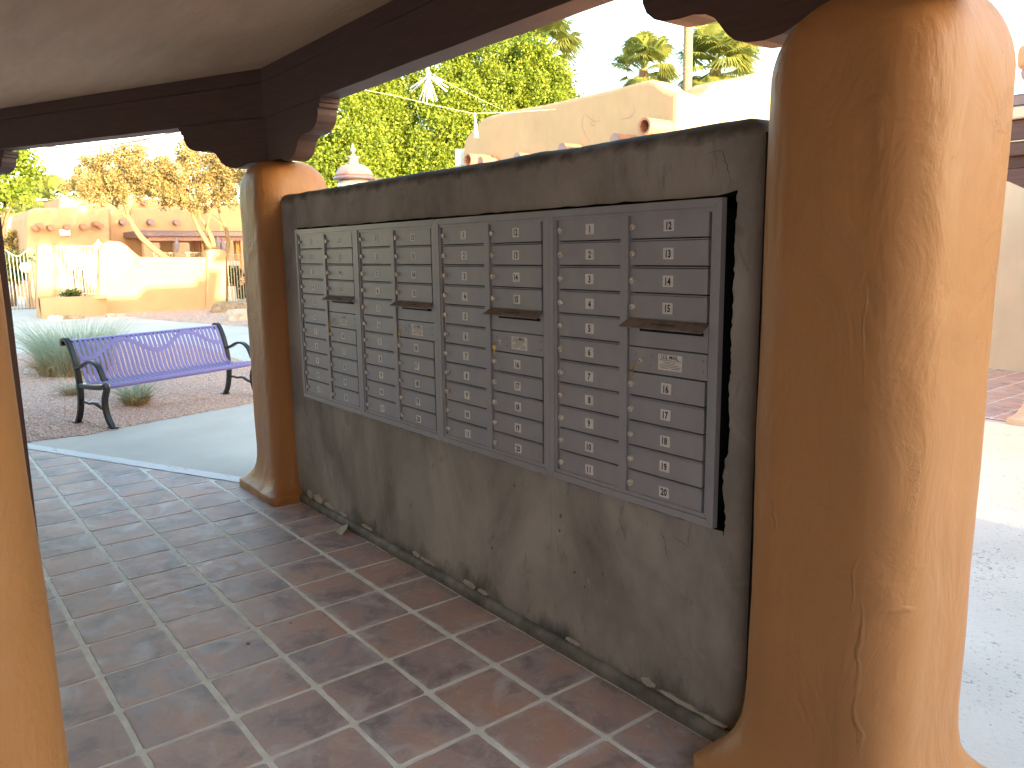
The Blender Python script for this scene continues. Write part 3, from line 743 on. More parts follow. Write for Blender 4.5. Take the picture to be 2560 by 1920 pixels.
def crack(name, pts, w_=0.0022, par=mw, y=0.0195, mat='black'):
    P = []
    for i in range(len(pts) - 1):
        a, b = pts[i], pts[i + 1]; L = math.hypot(b[0] - a[0], b[1] - a[1]); n = max(2, int(L / 0.012))
        for k in range(n): P.append((a[0] + (b[0] - a[0]) * k / n + jit(0.003), a[1] + (b[1] - a[1]) * k / n + jit(0.003)))
    P.append(pts[-1]); V = []; F = []
    for i, (x, z) in enumerate(P):
        t_ = min(i, len(P) - 1 - i) / len(P); ww = w_ * (0.35 + 1.6 * t_) * random.uniform(0.6, 1.2)
        a = P[max(0, i - 1)]; b = P[min(len(P) - 1, i + 1)]; L = math.hypot(b[0] - a[0], b[1] - a[1]) or 1
        nx_, nz_ = -(b[1] - a[1]) / L, (b[0] - a[0]) / L
        V += [(x + nx_ * ww / 2, y, z + nz_ * ww / 2), (x - nx_ * ww / 2, y, z - nz_ * ww / 2)]
    for i in range(len(P) - 1): F.append((2 * i, 2 * i + 2, 2 * i + 3, 2 * i + 1))
    return mesh(name, V, F, M[mat], par)
def wp(u, v): q = on(u, v, 'y', 0.02); return (q.x, q.z)
crack('crack', [wp(1531, 331), wp(1560, 326), wp(1567, 350), wp(1576, 372), wp(1578, 398), wp(1570, 420)])
crack('crack', [wp(1537, 345), wp(1541, 370), wp(1535, 385)], 0.0014)
crack('crack', [wp(1428, 1148), wp(1436, 1170), wp(1440, 1200), wp(1446, 1210)])
crack('crack', [wp(1456, 1160), wp(1475, 1172), wp(1486, 1182)], 0.0016)
crack('crack', [wp(1383, 1425), wp(1386, 1470), wp(1385, 1515)], 0.0016)
crack('crack', [wp(1191, 1030), wp(1190, 1100), wp(1192, 1190)], 0.0010)
crack('crack', [wp(1583, 470), wp(1574, 480), wp(1577, 492), wp(1570, 520)], 0.0022)
for (u, v, r_) in ((1210, 1115, 0.004), (1208, 1147, 0.003), (1240, 1236, 0.003), (1062, 1184, 0.004), (1262, 1268, 0.003), (1300, 1240, 0.0025), (1110, 1050, 0.003)):
    q = wp(u, v); prism_obj('pock_mark', blob(q[0], q[1], r_ * 0.45, r_ * 1.5, 7, 0.5), 0.0185, 0.0260, lambda p, q_, a: (p, a, q_), M['hood'], mw)
# curled chip lying on the floor, small litter
c = on(762, 1142, 'z', 0.0); c.y = min(c.y, -0.055)
V = [(c.x - 0.05, c.y + 0.035, 0.012), (c.x + 0.0, c.y + 0.05, 0.035), (c.x + 0.05, c.y + 0.02, 0.030), (c.x + 0.075, c.y - 0.03, 0.003), (c.x + 0.02, c.y - 0.035, 0.004), (c.x - 0.04, c.y - 0.01, 0.004)]
V += [(v[0], v[1], v[2] + 0.003) for v in V]
F = [(0, 5, 4, 1), (1, 4, 3, 2), (6, 7, 10, 11), (7, 8, 9, 10)] + [(k, (k + 1) % 6, 6 + (k + 1) % 6, 6 + k) for k in range(6)]
tag(mesh('plaster_flake', V, F, M['flake']), 'curled pale plaster flake lying on the tiles against the wall foot', 'plaster flake')
for (u, v, s, lab) in ((536, 1591 - 200, 0.012, 'small brown twig leaf on a grout line of the tile floor, mid left'), (627, 1345, 0.010, 'small pale crumb on the tiles left of the wall'), (1398, 1568, 0.013, 'round pale chip on the tiles near the big column'), (1418, 1578, 0.011, 'white jagged chip on the tiles near the big column'), (782, 1588 - 60, 0.008, 'tiny pale chip on the tiles at the front')):
    c = on(u, v, 'z', 0.0); bm = bmesh.new(); prism(bm, blob(c.x, c.y, s, s * 0.6, 8, 0.35), 0.0005, 0.004, lambda p, q, a: (p, q, a))
    tag(bm_obj('floor_chip', bm, M['flake'] if 'brown' not in lab else M['debris']), lab, 'debris')
V = []; F = []
for k in range(260):
    x = random.uniform(-0.9, 2.6); y = -abs(random.gauss(0, 0.02)) - 0.006 if k % 3 else random.uniform(-1.6, -0.05); s = random.uniform(0.0012, 0.0035); b = len(V)
    for a in range(4): V.append((x + s * math.cos(a * 1.57 + k), y + s * math.sin(a * 1.57 + k), 0.001))
    V.append((x, y, 0.001 + s)); F += [(b, b + 1, b + 4), (b + 1, b + 2, b + 4), (b + 2, b + 3, b + 4), (b + 3, b, b + 4)]
stuff(mesh('grit', V, F, M['debris']))

# ================================================================== mailbox units
U0, UW, UZ0, UZ1 = -0.757, 0.8246, 0.7586, 1.8315
L0, L1, R0, R1 = 0.044, 0.387, 0.425, 0.778
DT, DP = 1.797, 0.0921
def frame_mesh():
    bm = bmesh.new()
    e = 0.0006
    # outer trim, mitred
    def ringtrim(x0, x1, z0, z1, w_, y0, y1):
        o4 = [(x0, z0), (x1, z0), (x1, z1), (x0, z1)]; i4 = [(x0 + w_, z0 + w_), (x1 - w_, z0 + w_), (x1 - w_, z1 - w_), (x0 + w_, z1 - w_)]
        for k in range(4):
            a, b, c_, d = o4[k], o4[(k + 1) % 4], i4[(k + 1) % 4], i4[k]
            mx, mz = (a[0] + b[0] + c_[0] + d[0]) / 4, (a[1] + b[1] + c_[1] + d[1]) / 4
            q = [(p[0] + (mx - p[0]) * 0.0015, p[1] + (mz - p[1]) * 0.0015) for p in (a, b, c_, d)]
            prism(bm, q, y0, y1, lambda p, r_, t_: (p, t_, r_))
    ringtrim(e, UW - e, UZ0, UZ1, 0.026, 0.0, 0.024)
    ringtrim(0.0268, UW - 0.0268, UZ0 + 0.0268, UZ1 - 0.0268, 0.014, 0.0045, 0.03)
    bx(bm, L1 + 0.001, R0 - 0.001, 0.0012, 0.10, UZ0 + 0.0416, UZ1 - 0.035, 0.001)
    return bm
def door_mesh(w_, h_, pivot=None):
    # recessed door: panel with folded lips at left and bottom
    bm = bmesh.new()
    bx(bm, 0.010, w_, 0.009, 0.03, -h_ + 0.0085, -0.0015, 0.0012)
    bx(bm, 0.0, 0.009, 0.013, 0.03, -h_ + 0.004, -0.001)
    bx(bm, 0.004, w_, 0.0055, 0.028, -h_ + 0.0006, -h_ + 0.0044, 0.0005)
    me = bpy.data.meshes.new('mailbox_door'); bm.to_mesh(me); bm.free(); me.materials.append(M['mail']); return me
door_me = door_mesh(L1 - L0, DP); door_last = door_mesh(L1 - L0, DP)
def lock_mesh():
    bm = bmesh.new()
    def cyl(r, y0, y1, x=0, z=0, seg=18, r2=None):
        A = [bm.verts.new((x + r * math.cos(a), y0, z + r * math.sin(a))) for a in [2 * math.pi * k / seg for k in range(seg)]]
        r2 = r2 or r
        B = [bm.verts.new((x + r2 * math.cos(a), y1, z + r2 * math.sin(a))) for a in [2 * math.pi * k / seg for k in range(seg)]]
        bm.faces.new(A); bm.faces.new(B[::-1])
        for k in range(seg): bm.faces.new((A[k], B[k], B[(k + 1) % seg], A[(k + 1) % seg]))
    cyl(0.0105, -0.006, 0.010, r2=0.0118); cyl(0.0072, -0.0075, -0.0055)
    bmesh.ops.recalc_face_normals(bm, faces=bm.faces)
    me = bpy.data.meshes.new('lock'); bm.to_mesh(me); bm.free(); me.materials.append(M['steel']); return me
lock_me = lock_mesh()
bm = bmesh.new(); bx(bm, -0.0013, 0.0013, -0.0002, 0.0004, -0.006, 0.0008); me_slot = bpy.data.meshes.new('keyhole'); bm.to_mesh(me_slot); bm.free(); me_slot.materials.append(M['ink'])
def plate_mesh(w_, h_, name='number_label'):
    bm = bmesh.new(); r = 0.003; pts = []
    for sx, sz, a0 in ((1, 1, 0), (-1, 1, 90), (-1, -1, 180), (1, -1, 270)):
        for k in range(4): a = math.radians(a0 + 30 * k); pts.append((sx * (w_ / 2 - r) + r * math.cos(a), sz * (h_ / 2 - r) + r * math.sin(a)))
    prism(bm, pts, -0.0008, 0.0002, lambda p, q, a: (p, a, q))
    me = bpy.data.meshes.new(name); bm.to_mesh(me); bm.free(); me.materials.append(M['label']); return me
plate_me = plate_mesh(0.045, 0.0385)
cam_lock_extra = None
def child(name, me, parent, loc, roty=0.0):
    o = bpy.data.objects.new(name, me); COL.objects.link(o); o.parent = parent; o.location = loc
    if roty: o.rotation_euler = (0, roty, 0)
    return o
fm = frame_mesh(); fme = bpy.data.meshes.new('frame'); fm.to_mesh(fme); fm.free(); fme.materials.append(M['mail'])
# blank panels of the parcel row
def panel_mesh(z0, z1):
    bm = bmesh.new(); bx(bm, 0.004, R1 - R0, 0.0085, 0.03, z0, z1, 0.001); me = bpy.data.meshes.new('panel'); bm.to_mesh(me); bm.free(); me.materials.append(M['mail']); return me
slot_pan = panel_mesh(-DP + 0.002, -0.001); us_pan = panel_mesh(-DP + 0.004, -0.002)
def hood_mesh():
    bm = bmesh.new(); x0, x1 = -0.012, R1 - R0 + 0.004
    # sloping folded hood with splayed ends
    top = [(x0 + 0.012, 0.006, 0.004), (x1 - 0.006, 0.006, 0.004)]; lip = [(x0, -0.030, -0.020), (x1, -0.030, -0.020)]
    lip2 = [(x0 + 0.002, -0.030, -0.0235), (x1 - 0.002, -0.030, -0.0235)]; back = [(x0 + 0.012, 0.008, 0.0005), (x1 - 0.006, 0.008, 0.0005)]
    vs = [bm.verts.new(p) for p in top + lip + lip2 + back]
    for f in ((0, 1, 3, 2), (2, 3, 5, 4), (4, 5, 7, 6), (6, 7, 1, 0), (0, 2, 4, 6), (1, 7, 5, 3)): bm.faces.new([vs[k] for k in f])
    bx(bm, x0 + 0.012, x1 - 0.008, 0.0035, 0.009, 0.0045, 0.0075)
    bmesh.ops.recalc_face_normals(bm, faces=bm.faces)
    me = bpy.data.meshes.new('mail_slot_hood'); bm.to_mesh(me); bm.free(); me.materials.append(M['hood']); return me
hood_me = hood_mesh()
bm = bmesh.new(); bx(bm, 0.055, 0.335, 0.0060, 0.0088, -0.0355, -0.0235, 0.0012); slot_me = bpy.data.meshes.new('slot'); bm.to_mesh(slot_me); bm.free(); slot_me.materials.append(M['black'])
us_plate = plate_mesh(0.106, 0.055, 'notice_plate')
def dashes():
    bm = bmesh.new(); rnd = random.Random(3)
    for (z, x0, x1, h_) in ((0.0015, -0.028, 0.028, 0.0012), (-0.0035, -0.018, 0.018, 0.001), (-0.0085, -0.040, 0.036, 0.0012), (-0.0140, -0.047, 0.047, 0.0012), (-0.0195, -0.040, -0.006, 0.0014), (-0.0195, 0.006, 0.042, 0.0014)):
        x = x0
        while x < x1:
            w_ = rnd.uniform(0.0015, 0.005); bx(bm, x, min(x + w_, x1), -0.0013, -0.0007, z - h_ / 2, z + h_ / 2); x += w_ + 0.0009
    me = bpy.data.meshes.new('small_print'); bm.to_mesh(me); bm.free(); me.materials.append(M['ink']); return me
dash_me = dashes()
bm = bmesh.new(); bmesh.ops.create_uvsphere(bm, u_segments=10, v_segments=6, radius=0.0042)
for v in bm.verts: v.co.y *= 0.45
rivet_me = bpy.data.meshes.new('rivet'); bm.to_mesh(rivet_me); bm.free(); rivet_me.materials.append(M['mail'])
def key_mesh():
    bm = bmesh.new()
    ring_ = [(0.008 * math.cos(a), 0.008 * math.sin(a) - 0.006) for a in [2 * math.pi * k / 14 for k in range(14)]]
    prism(bm, ring_, -0.0009, 0.0009, lambda p, q, a: (p, a, q))
    prism(bm, [(-0.0028, -0.013), (0.0028, -0.013), (0.0028, -0.034), (0.0, -0.040), (-0.001, -0.036), (-0.0028, -0.030)], -0.0008, 0.0008, lambda p, q, a: (p, a, q))
    me = bpy.data.meshes.new('key'); bm.to_mesh(me); bm.free(); me.materials.append(M['brass']); return me
key_me = key_mesh()
ulab = ['grey metal mailbox panel furthest left, beside the far column', 'second grey mailbox panel from the left, wide brass key hanging on its US mail lock', 'third grey mailbox panel from the left, thin brass key below its lock', 'grey metal mailbox panel furthest right, next to the big near column']
for u in range(4):
    ux = U0 + u * UW
    t = thing('mailbox_panel', ulab[u], 'mailbox', (ux, 0, 0), 0, 'grey mailbox panels in the cement wall')
    child('frame', fme, t, (0, 0, 0))
    for cidx, (x0, nums) in enumerate(((L0, list(range(1, 12))), (R0, [12, 13, 14, 15, None, 'US', 16, 17, 18, 19, 20]))):
        for r_, nmb in enumerate(nums):
            z = DT - r_ * DP
            if nmb is None:
                p = child('slot_panel', slot_pan, t, (x0, 0, z))
                child('slot', slot_me, p, (0, 0, 0)); hd = child('mail_slot_hood', hood_me, t, (x0, 0, z + 0.001))
                tm = text_mesh('OUTGOING MAIL', 0.0135, 0.0003, 1.0); 
                if not tm.materials: tm.materials.append(M['ink'])
                tx = child('lettering', tm, hd, (0.175, -0.0125, -0.0069)); tx.rotation_euler = (math.radians(-56.5), 0, 0)
            elif nmb == 'US':
                p = child('access_panel', us_pan, t, (x0, 0, z))
                pl = child('notice_plate', us_plate, p, (0.182 + 0.014, 0.0083, -0.044)); 
                for s_, sz, zz, wt in (('U.S. MAIL', 0.0185, 0.0185, 0.0004), ('Approved by the Postmaster General', 0.0062, 0.0078, 0.0001)):
                    tm = text_mesh(s_, sz, wt)
                    if not tm.materials: tm.materials.append(M['ink'])
                    me_ = tm; o_ = child('lettering', me_, p, (0.196, 0.0083 - 0.0011, -0.044 + zz - 0.0))
                child('small_print', dash_me, p, (0.196, 0.0083, -0.044))
                lk = child('arrow_lock', lock_me, p, (0.066, 0.004, -0.046)); lk.scale = (0.8, 0.6, 0.8)
                child('keyhole', me_slot, p, (0.066, -0.0028, -0.046)).scale = (1.6, 1, 0.8)
                for (rx, rz) in ((0.036, -0.028), (0.110, -0.028), (0.036, -0.062), (0.110, -0.062), (0.336, -0.026), (0.336, -0.060)): child('rivet', rivet_me, p, (rx, 0.0075, rz))
                wi = tube_obj('wire', [(x0 + 0.064, -0.003, z - 0.046), (x0 + 0.05, -0.004, z - 0.047), (x0 + 0.036, -0.003, z - 0.052), (x0 + 0.034, -0.002, z - 0.062)], 0.0008, M['hood'], t, 5)
                kk = child('key', key_me, t, (x0 + 0.034, -0.003, z - 0.066)); kk.rotation_euler = (0, jit(0.05), [1.0, 0.15, 0.95, 1.35][u])
                if u == 1: kk.scale = (1.15, 1, 1.1)
            else:
                dz = jit(0.0004)
                d = child('mailbox_door', door_me, t, (x0, jit(0.0006), z + dz))
                lk = child('lock', lock_me, d, (0.0215, 0.004, -0.044)); lk.rotation_euler = (0, jit(0.15), 0)
                child('keyhole', me_slot, d, (0.0215, -0.0036, -0.044))
                child('number_label', plate_me, d, (0.180 + jit(0.0015), 0.0088, -0.044 + jit(0.0012)), jit(0.02))
                tm = text_mesh(str(nmb), 0.0345, 0.0011, 0.80)
                if not tm.materials: tm.materials.append(M['ink'])
                child('digits', tm, d, (0.180 + jit(0.001), 0.0088 - 0.0011, -0.044 + jit(0.001)))
bm = bmesh.new(); bx(bm, U0 + 0.03, U0 + 4 * UW - 0.03, 0.032, 0.24, UZ0 + 0.03, UZ1 - 0.03); bm_obj('mailbox_backing', bm, M['black'], mw)  # painted black so the gap round the frames looks deep in shade

# ================================================================== bench
def make_bench():
    F_ = Vector((0.930, 0.367)); L_ = Vector((-0.367, 0.930))
    t = thing('park_bench', 'lavender slatted steel bench with black cast arms on the gravel', 'bench', (-5.015, 0.29, 0))
    def P(x, y, z): return (L_.x * x + F_.x * y, L_.y * x + F_.y * y, z)
    prof = [(0.238, 0.385), (0.262, 0.395), (0.272, 0.415), (0.262, 0.436), (0.235, 0.445), (0.18, 0.442), (0.08, 0.430), (-0.02, 0.421), (-0.10, 0.419), (-0.145, 0.427), (-0.175, 0.452), (-0.192, 0.50), (-0.208, 0.56), (-0.226, 0.62), (-0.246, 0.68), (-0.268, 0.74), (-0.290, 0.79), (-0.310, 0.828), (-0.332, 0.848), (-0.358, 0.853), (-0.380, 0.840), (-0.388, 0.815)]
    cum = [0]
    for a, b in zip(prof, prof[1:]): cum.append(cum[-1] + math.hypot(b[0] - a[0], b[1] - a[1]))
    def ev(s):
        s = max(0, min(cum[-1], s))
        for k in range(len(prof) - 1):
            if s <= cum[k + 1]:
                f = (s - cum[k]) / (cum[k + 1] - cum[k]); a, b = prof[k], prof[k + 1]
                d = Vector((b[0] - a[0], b[1] - a[1])).normalized()
                return a[0] + (b[0] - a[0]) * f, a[1] + (b[1] - a[1]) * f, (-d.y, d.x)
    def strap(x0, x1, s0, s1, th=0.006, off=0.0, n=None):
        V = []; F = []; n = n or 24
        for k in range(n + 1):
            y, z, nr = ev(s0 + (s1 - s0) * k / n)
            for (x, o_) in ((x0, off), (x1, off), (x1, off - th), (x0, off - th)):
                V.append(P(x, y - nr[0] * o_, z - nr[1] * o_))
        for k in range(n):
            for c in range(4): F.append((k * 4 + c, k * 4 + (c + 1) % 4, (k + 1) * 4 + (c + 1) % 4, (k + 1) * 4 + c))
        F += [(3, 2, 1, 0), (n * 4, n * 4 + 1, n * 4 + 2, n * 4 + 3)]
        return V, F
    S = cum[-1]; HW = 0.90; n = 33
    for k in range(n):
        x = -HW + 0.027 + (2 * HW - 0.054) * k / (n - 1)
        V, F = strap(x - 0.0175, x + 0.0175, 0.075, S - 0.085); mesh('slat', V, F, M['purple'], t, False)
    V, F = strap(-HW, HW, 0.0, 0.080, 0.007, 0.001, 8); mesh('front_rail', V, F, M['purple'], t)
    V, F = strap(-HW, HW, S - 0.092, S, 0.007, 0.001, 8); mesh('top_rail', V, F, M['purple'], t)
    # wavy band across the back
    V = []; F = []; nb = 90
    for k in range(nb + 1):
        x = HW - 0.02 - (2 * HW - 0.04) * k / nb; f = k / nb
        f = 1 - f
        sc_ = 0.82 + 0.085 * math.cos((f - 0.28) * 2 * math.pi * 2.15) + 0.0
        for dlt, o_ in ((-0.024, 0.0035), (0.024, 0.0035), (0.024, -0.0095), (-0.024, -0.0095)):
            y, z, nr = ev(sc_ + dlt); V.append(P(x, y - nr[0] * o_, z - nr[1] * o_))
    for k in range(nb):
        for c in range(4): F.append((k * 4 + c, (k + 1) * 4 + c, (k + 1) * 4 + (c + 1) % 4, k * 4 + (c + 1) % 4))
    mesh('wave_band', V, F, M['purple'], t)
    def sweep(name, pts, x, wx, th):
        # smooth the path
        pp = [Vector(p) for p in pts]
        for _ in range(2):
            q = [pp[0]]
            for a, b in zip(pp, pp[1:]): q += [a * 0.75 + b * 0.25, a * 0.25 + b * 0.75]
            q.append(pp[-1]); pp = q
        V = []; F = []; n_ = len(pp)
        for i, p in enumerate(pp):
            d = (pp[min(i + 1, n_ - 1)] - pp[max(i - 1, 0)]).normalized(); nr = Vector((-d.y, d.x))
            tt = th if not callable(th) else th(i / (n_ - 1))
            for (sx, sy) in ((-1, -0.7), (-0.8, -1), (0.8, -1), (1, -0.7), (1, 0.7), (0.8, 1), (-0.8, 1), (-1, 0.7)):
                q = p + nr * (tt / 2 * sy); V.append(P(x + wx / 2 * sx, q.x, q.y))
        for i in range(n_ - 1):
            for c in range(8): F.append((i * 8 + c, i * 8 + (c + 1) % 8, (i + 1) * 8 + (c + 1) % 8, (i + 1) * 8 + c))
        F += [tuple(range(7, -1, -1)), tuple((n_ - 1) * 8 + c for c in range(8))]
        me_ = bpy.data.meshes.new(name); me_.from_pydata(V, [], F); me_.update()
        bm_ = bmesh.new(); bm_.from_mesh(me_); bmesh.ops.recalc_face_normals(bm_, faces=bm_.faces); bm_.to_mesh(me_); bm_.free()
        return link(name, me_, M['iron'], t)
    for s_ in (-1, 1):
        x = s_ * 0.935
        sweep('back_post', [(-0.415, 0.79), (-0.425, 0.845), (-0.375, 0.868), (-0.325, 0.83), (-0.262, 0.70), (-0.225, 0.56), (-0.208, 0.44), (-0.20, 0.36)], x, 0.058, 0.036)
        sweep('leg', [(-0.205, 0.40), (-0.205, 0.30), (-0.222, 0.17), (-0.262, 0.06), (-0.31, 0.0)], x, 0.058, lambda f: 0.044 - 0.008 * f)
        sweep('leg', [(0.232, 0.43), (0.252, 0.385), (0.225, 0.34), (0.195, 0.27), (0.198, 0.18), (0.232, 0.08), (0.29, 0.0)], x, 0.058, lambda f: 0.044 - 0.006 * f)
        sweep('seat_rail', [(-0.21, 0.395), (0.0, 0.39), (0.18, 0.40), (0.235, 0.42)], x, 0.05, 0.05)
        sweep('armrest', [(-0.245, 0.585), (-0.20, 0.575), (-0.13, 0.60), (-0.04, 0.645), (0.06, 0.655), (0.15, 0.61), (0.195, 0.53), (0.215, 0.475), (0.245, 0.485)], x, 0.056, lambda f: 0.026)
        sweep('stretcher', [(-0.23, 0.19), (-0.15, 0.235), (-0.06, 0.215), (0.02, 0.235), (0.10, 0.20), (0.19, 0.175)], x, 0.03, 0.026)
    for s_ in (-1, 1):
        for (yy) in (-0.31, 0.29):
            V = [P(s_ * 0.935 + a, yy + b, c) for c in (0.0, 0.012) for a, b in ((-0.035, -0.045), (0.035, -0.045), (0.035, 0.045), (-0.035, 0.045))]
            mesh('foot', V, [(3, 2, 1, 0), (4, 5, 6, 7), (0, 1, 5, 4), (1, 2, 6, 5), (2, 3, 7, 6), (3, 0, 4, 7)], M['iron'], t)
    return t
make_bench()

# ================================================================== grasses
def blades(V, F, cx, cy, n, h0, h1, spread, droop, w_, seedr=0.12, z0=0.0):
    for _ in range(n):
        a = random.uniform(0, 6.283); r = seedr * math.sqrt(random.random()); x, y = cx + r * math.cos(a), cy + r * math.sin(a)
        a2 = a + jit(0.9); h = random.uniform(h0, h1); sp = spread * random.uniform(0.25, 1.0); dr = droop * random.random()
        dx, dy = math.cos(a2), math.sin(a2); px, py = -dy, dx; tw = random.uniform(-1, 1)
        b = len(V); K = 5
        for k in range(K + 1):
            t_ = k / K; rr = sp * (t_ ** 1.5) * h; zz = z0 + h * (t_ - dr * t_ ** 2.6)
            ww = w_ * (1 - t_ ** 1.5) * 0.5 + 0.0004
            V.append((x + dx * rr + px * ww, y + dy * rr + py * ww, zz + tw * ww)); V.append((x + dx * rr - px * ww, y + dy * rr - py * ww, zz - tw * ww))
        for k in range(K): F.append((b + 2 * k, b + 2 * k + 1, b + 2 * k + 3, b + 2 * k + 2))
def grass_clump(label, c, n, h0, h1, spread, droop, w_, straw, seedr):
    t = thing('grass_clump', label, 'grass clump', (0, 0, 0), 0, 'ornamental grass clumps by the bench')
    V, F = [], []; blades(V, F, c[0], c[1], n, h0, h1, spread, droop, w_, seedr); mesh('green_blades', V, F, M['grass'], t)
    V, F = [], []; blades(V, F, c[0], c[1], straw, h0 * 0.35, h1 * 0.5, spread * 1.5, 0.95, w_, seedr * 1.1); mesh('dry_blades', V, F, M['straw'], t)
grass_clump('large blue green grass clump on the gravel behind the bench', (-9.0, -0.05), 1500, 0.55, 0.98, 0.85, 0.42, 0.011, 900, 0.42)
grass_clump('small grass clump with straw base showing under the bench seat', (-5.62, 0.02), 300, 0.20, 0.42, 0.95, 0.6, 0.009, 320, 0.11)
grass_clump('low dry grass tuft just left behind the bench back', (-6.9, -0.42), 45, 0.2, 0.42, 1.1, 0.8, 0.007, 170, 0.10)
V, F = [], []
# a few long dry stalks arching over the gravel
st = thing('dry_stalks', 'long thin dry stalks arching over the gravel below the bench', 'stalks')
for pts in ([(-5.35, -0.75, 0.0), (-5.42, -0.72, 0.22), (-5.5, -0.45, 0.33), (-5.55, -0.2, 0.33)], [(-5.6, 0.1, 0.02), (-5.5, 0.4, 0.10), (-5.45, 0.62, 0.05), (-5.4, 0.75, 0.0)], [(-5.7, -0.1, 0.02), (-5.7, -0.4, 0.12), (-5.6, -0.62, 0.03)]):
    tube_obj('stalk', pts, 0.0028, M['straw'], st, 5)

# ================================================================== rocks
def rock(label, c, s, mat, seed, group=None):
    bm = bmesh.new(); bmesh.ops.create_icosphere(bm, subdivisions=3, radius=1.0)
    for v in bm.verts:
        p = v.co.copy(); n = mnoise.noise(p * 1.1 + Vector((seed, 0, 0))) * 0.35 + mnoise.noise(p * 3 + Vector((seed, 5, 0))) * 0.12
        q = p * (1 + n)
        for ax in range(3): q[ax] = max(-0.82, min(0.82, q[ax]))
        v.co = Vector((q.x * s[0], q.y * s[1], max(-0.1, q.z) * s[2]))
    o = bm_obj('boulder', bm, mat); o.location = c; return tag(o, label, 'rock', group)
FX = -22.6
b = on(485, 680, 'z', 0); rock('brown boulder on the gravel in front of the stucco gate pillar', (-20.6, 6.05, 0), (0.42, 0.62, 0.36), M['rock'], 2)
rock('pale boulder partly hidden behind the far column', tuple(on(524, 690, 'z', 0)), (0.40, 0.50, 0.34), M['rock_pale'], 5)
for k, (u, v, r_, mm) in enumerate(((117, 675, 0.16, 'white'), (130, 676, 0.13, 'rock_pale'), (145, 677, 0.15, 'rock'), (158, 676, 0.14, 'rock'), (172, 677, 0.10, 'rock'), (239, 668, 0.13, 'rock_pale'))):
    c = on(u, v, 'x', -21.2); rock(['bright white stone leftmost at the planter foot', 'pale stone second from the left at the planter foot', 'brown stone in the middle of the row at the planter foot', 'brown stone fourth along the planter foot', 'small brown stone at the right end of the planter foot row', 'flat pale stone where the planter meets the tall wall'][k], (-21.2, c.y, 0), (r_, r_ * 1.3, r_ * 0.8), M[mm], 10 + k, 'stones at the planter foot')

# ================================================================== adobe fence, planter, gates
def adobe(name, pts, x0, x1, mat, parent=None, bev=0.05):
    """outline in (y,z) extruded in x"""
    bm = bmesh.new(); prism_round(bm, pts, x0, x1, lambda p, q, a: (a, p, q), bev)
    return bm_obj(name, bm, mat, parent, False)
def F2(u, v, x=FX): q = on(u, v, 'x', x); return (q.y, q.z)
def yz(pix, x=FX): return [F2(u, v, x) for u, v in pix]
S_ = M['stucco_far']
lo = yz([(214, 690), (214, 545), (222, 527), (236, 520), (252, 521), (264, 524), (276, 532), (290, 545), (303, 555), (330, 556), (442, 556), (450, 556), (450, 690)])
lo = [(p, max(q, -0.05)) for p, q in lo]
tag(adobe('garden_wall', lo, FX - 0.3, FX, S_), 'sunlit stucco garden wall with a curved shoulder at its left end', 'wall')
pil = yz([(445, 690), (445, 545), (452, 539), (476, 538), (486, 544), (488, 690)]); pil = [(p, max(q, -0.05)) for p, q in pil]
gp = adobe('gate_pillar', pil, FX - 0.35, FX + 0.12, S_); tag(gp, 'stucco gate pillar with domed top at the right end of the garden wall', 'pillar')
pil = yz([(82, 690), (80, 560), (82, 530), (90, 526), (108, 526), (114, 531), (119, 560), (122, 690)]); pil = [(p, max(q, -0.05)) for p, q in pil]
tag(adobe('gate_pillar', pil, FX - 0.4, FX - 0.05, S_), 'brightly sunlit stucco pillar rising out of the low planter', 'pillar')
pil = yz([(60, 690), (60, 566), (66, 563), (76, 565), (80, 690)], -27.5); pil = [(p, max(q, -0.05)) for p, q in pil]
tag(adobe('gate_pillar', pil, -27.8, -27.4, S_), 'stucco pillar seen through the bars of the iron gate', 'pillar')
pl = thing('planter', 'low curved stucco planter in front of the sunlit pillar', 'planter')
y0, z0 = F2(70, 650); y1, _ = F2(224, 650)
V = []; F = []; nn = 20; zt = F2(150, 641)[1] + 0.05
zt = on(150, 641, 'x', -21.8).z
for k in range(nn + 1):
    f = k / nn; y = y0 + 0.1 + (y1 - y0 - 0.1) * f; x = FX + 0.10 + 0.85 * math.sin(f * math.pi * 0.62 + 0.75)
    for (dx, z) in ((0.0, -0.03), (0.0, zt - 0.03), (-0.03, zt), (-0.20, zt), (-0.23, zt - 0.03), (-0.23, zt - 0.25)): V.append((x + dx, y, z))
for k in range(nn):
    for c in range(5): a = k * 6 + c; F.append((a, a + 6, a + 7, a + 1))
F += [(0, 1, 2, 3, 4, 5), tuple((nn * 6 + c) for c in (5, 4, 3, 2, 1, 0))]
mesh('planter_wall', V, F, S_, pl, True)
mesh('planter_side', [(FX, y0 + 0.1, -0.03), (V[0][0], y0 + 0.1, -0.03), (V[0][0], y0 + 0.1, zt - 0.02), (FX, y0 + 0.1, zt - 0.02)], [(0, 1, 2, 3)], S_, pl)
mesh('soil', [(FX, y0 + 0.1, zt - 0.10), (FX + 0.75, y0 + 0.2, zt - 0.10), (FX + 0.75, y1, zt - 0.10), (FX, y1, zt - 0.10)], [(0, 1, 2, 3)], M['earth'], pl)
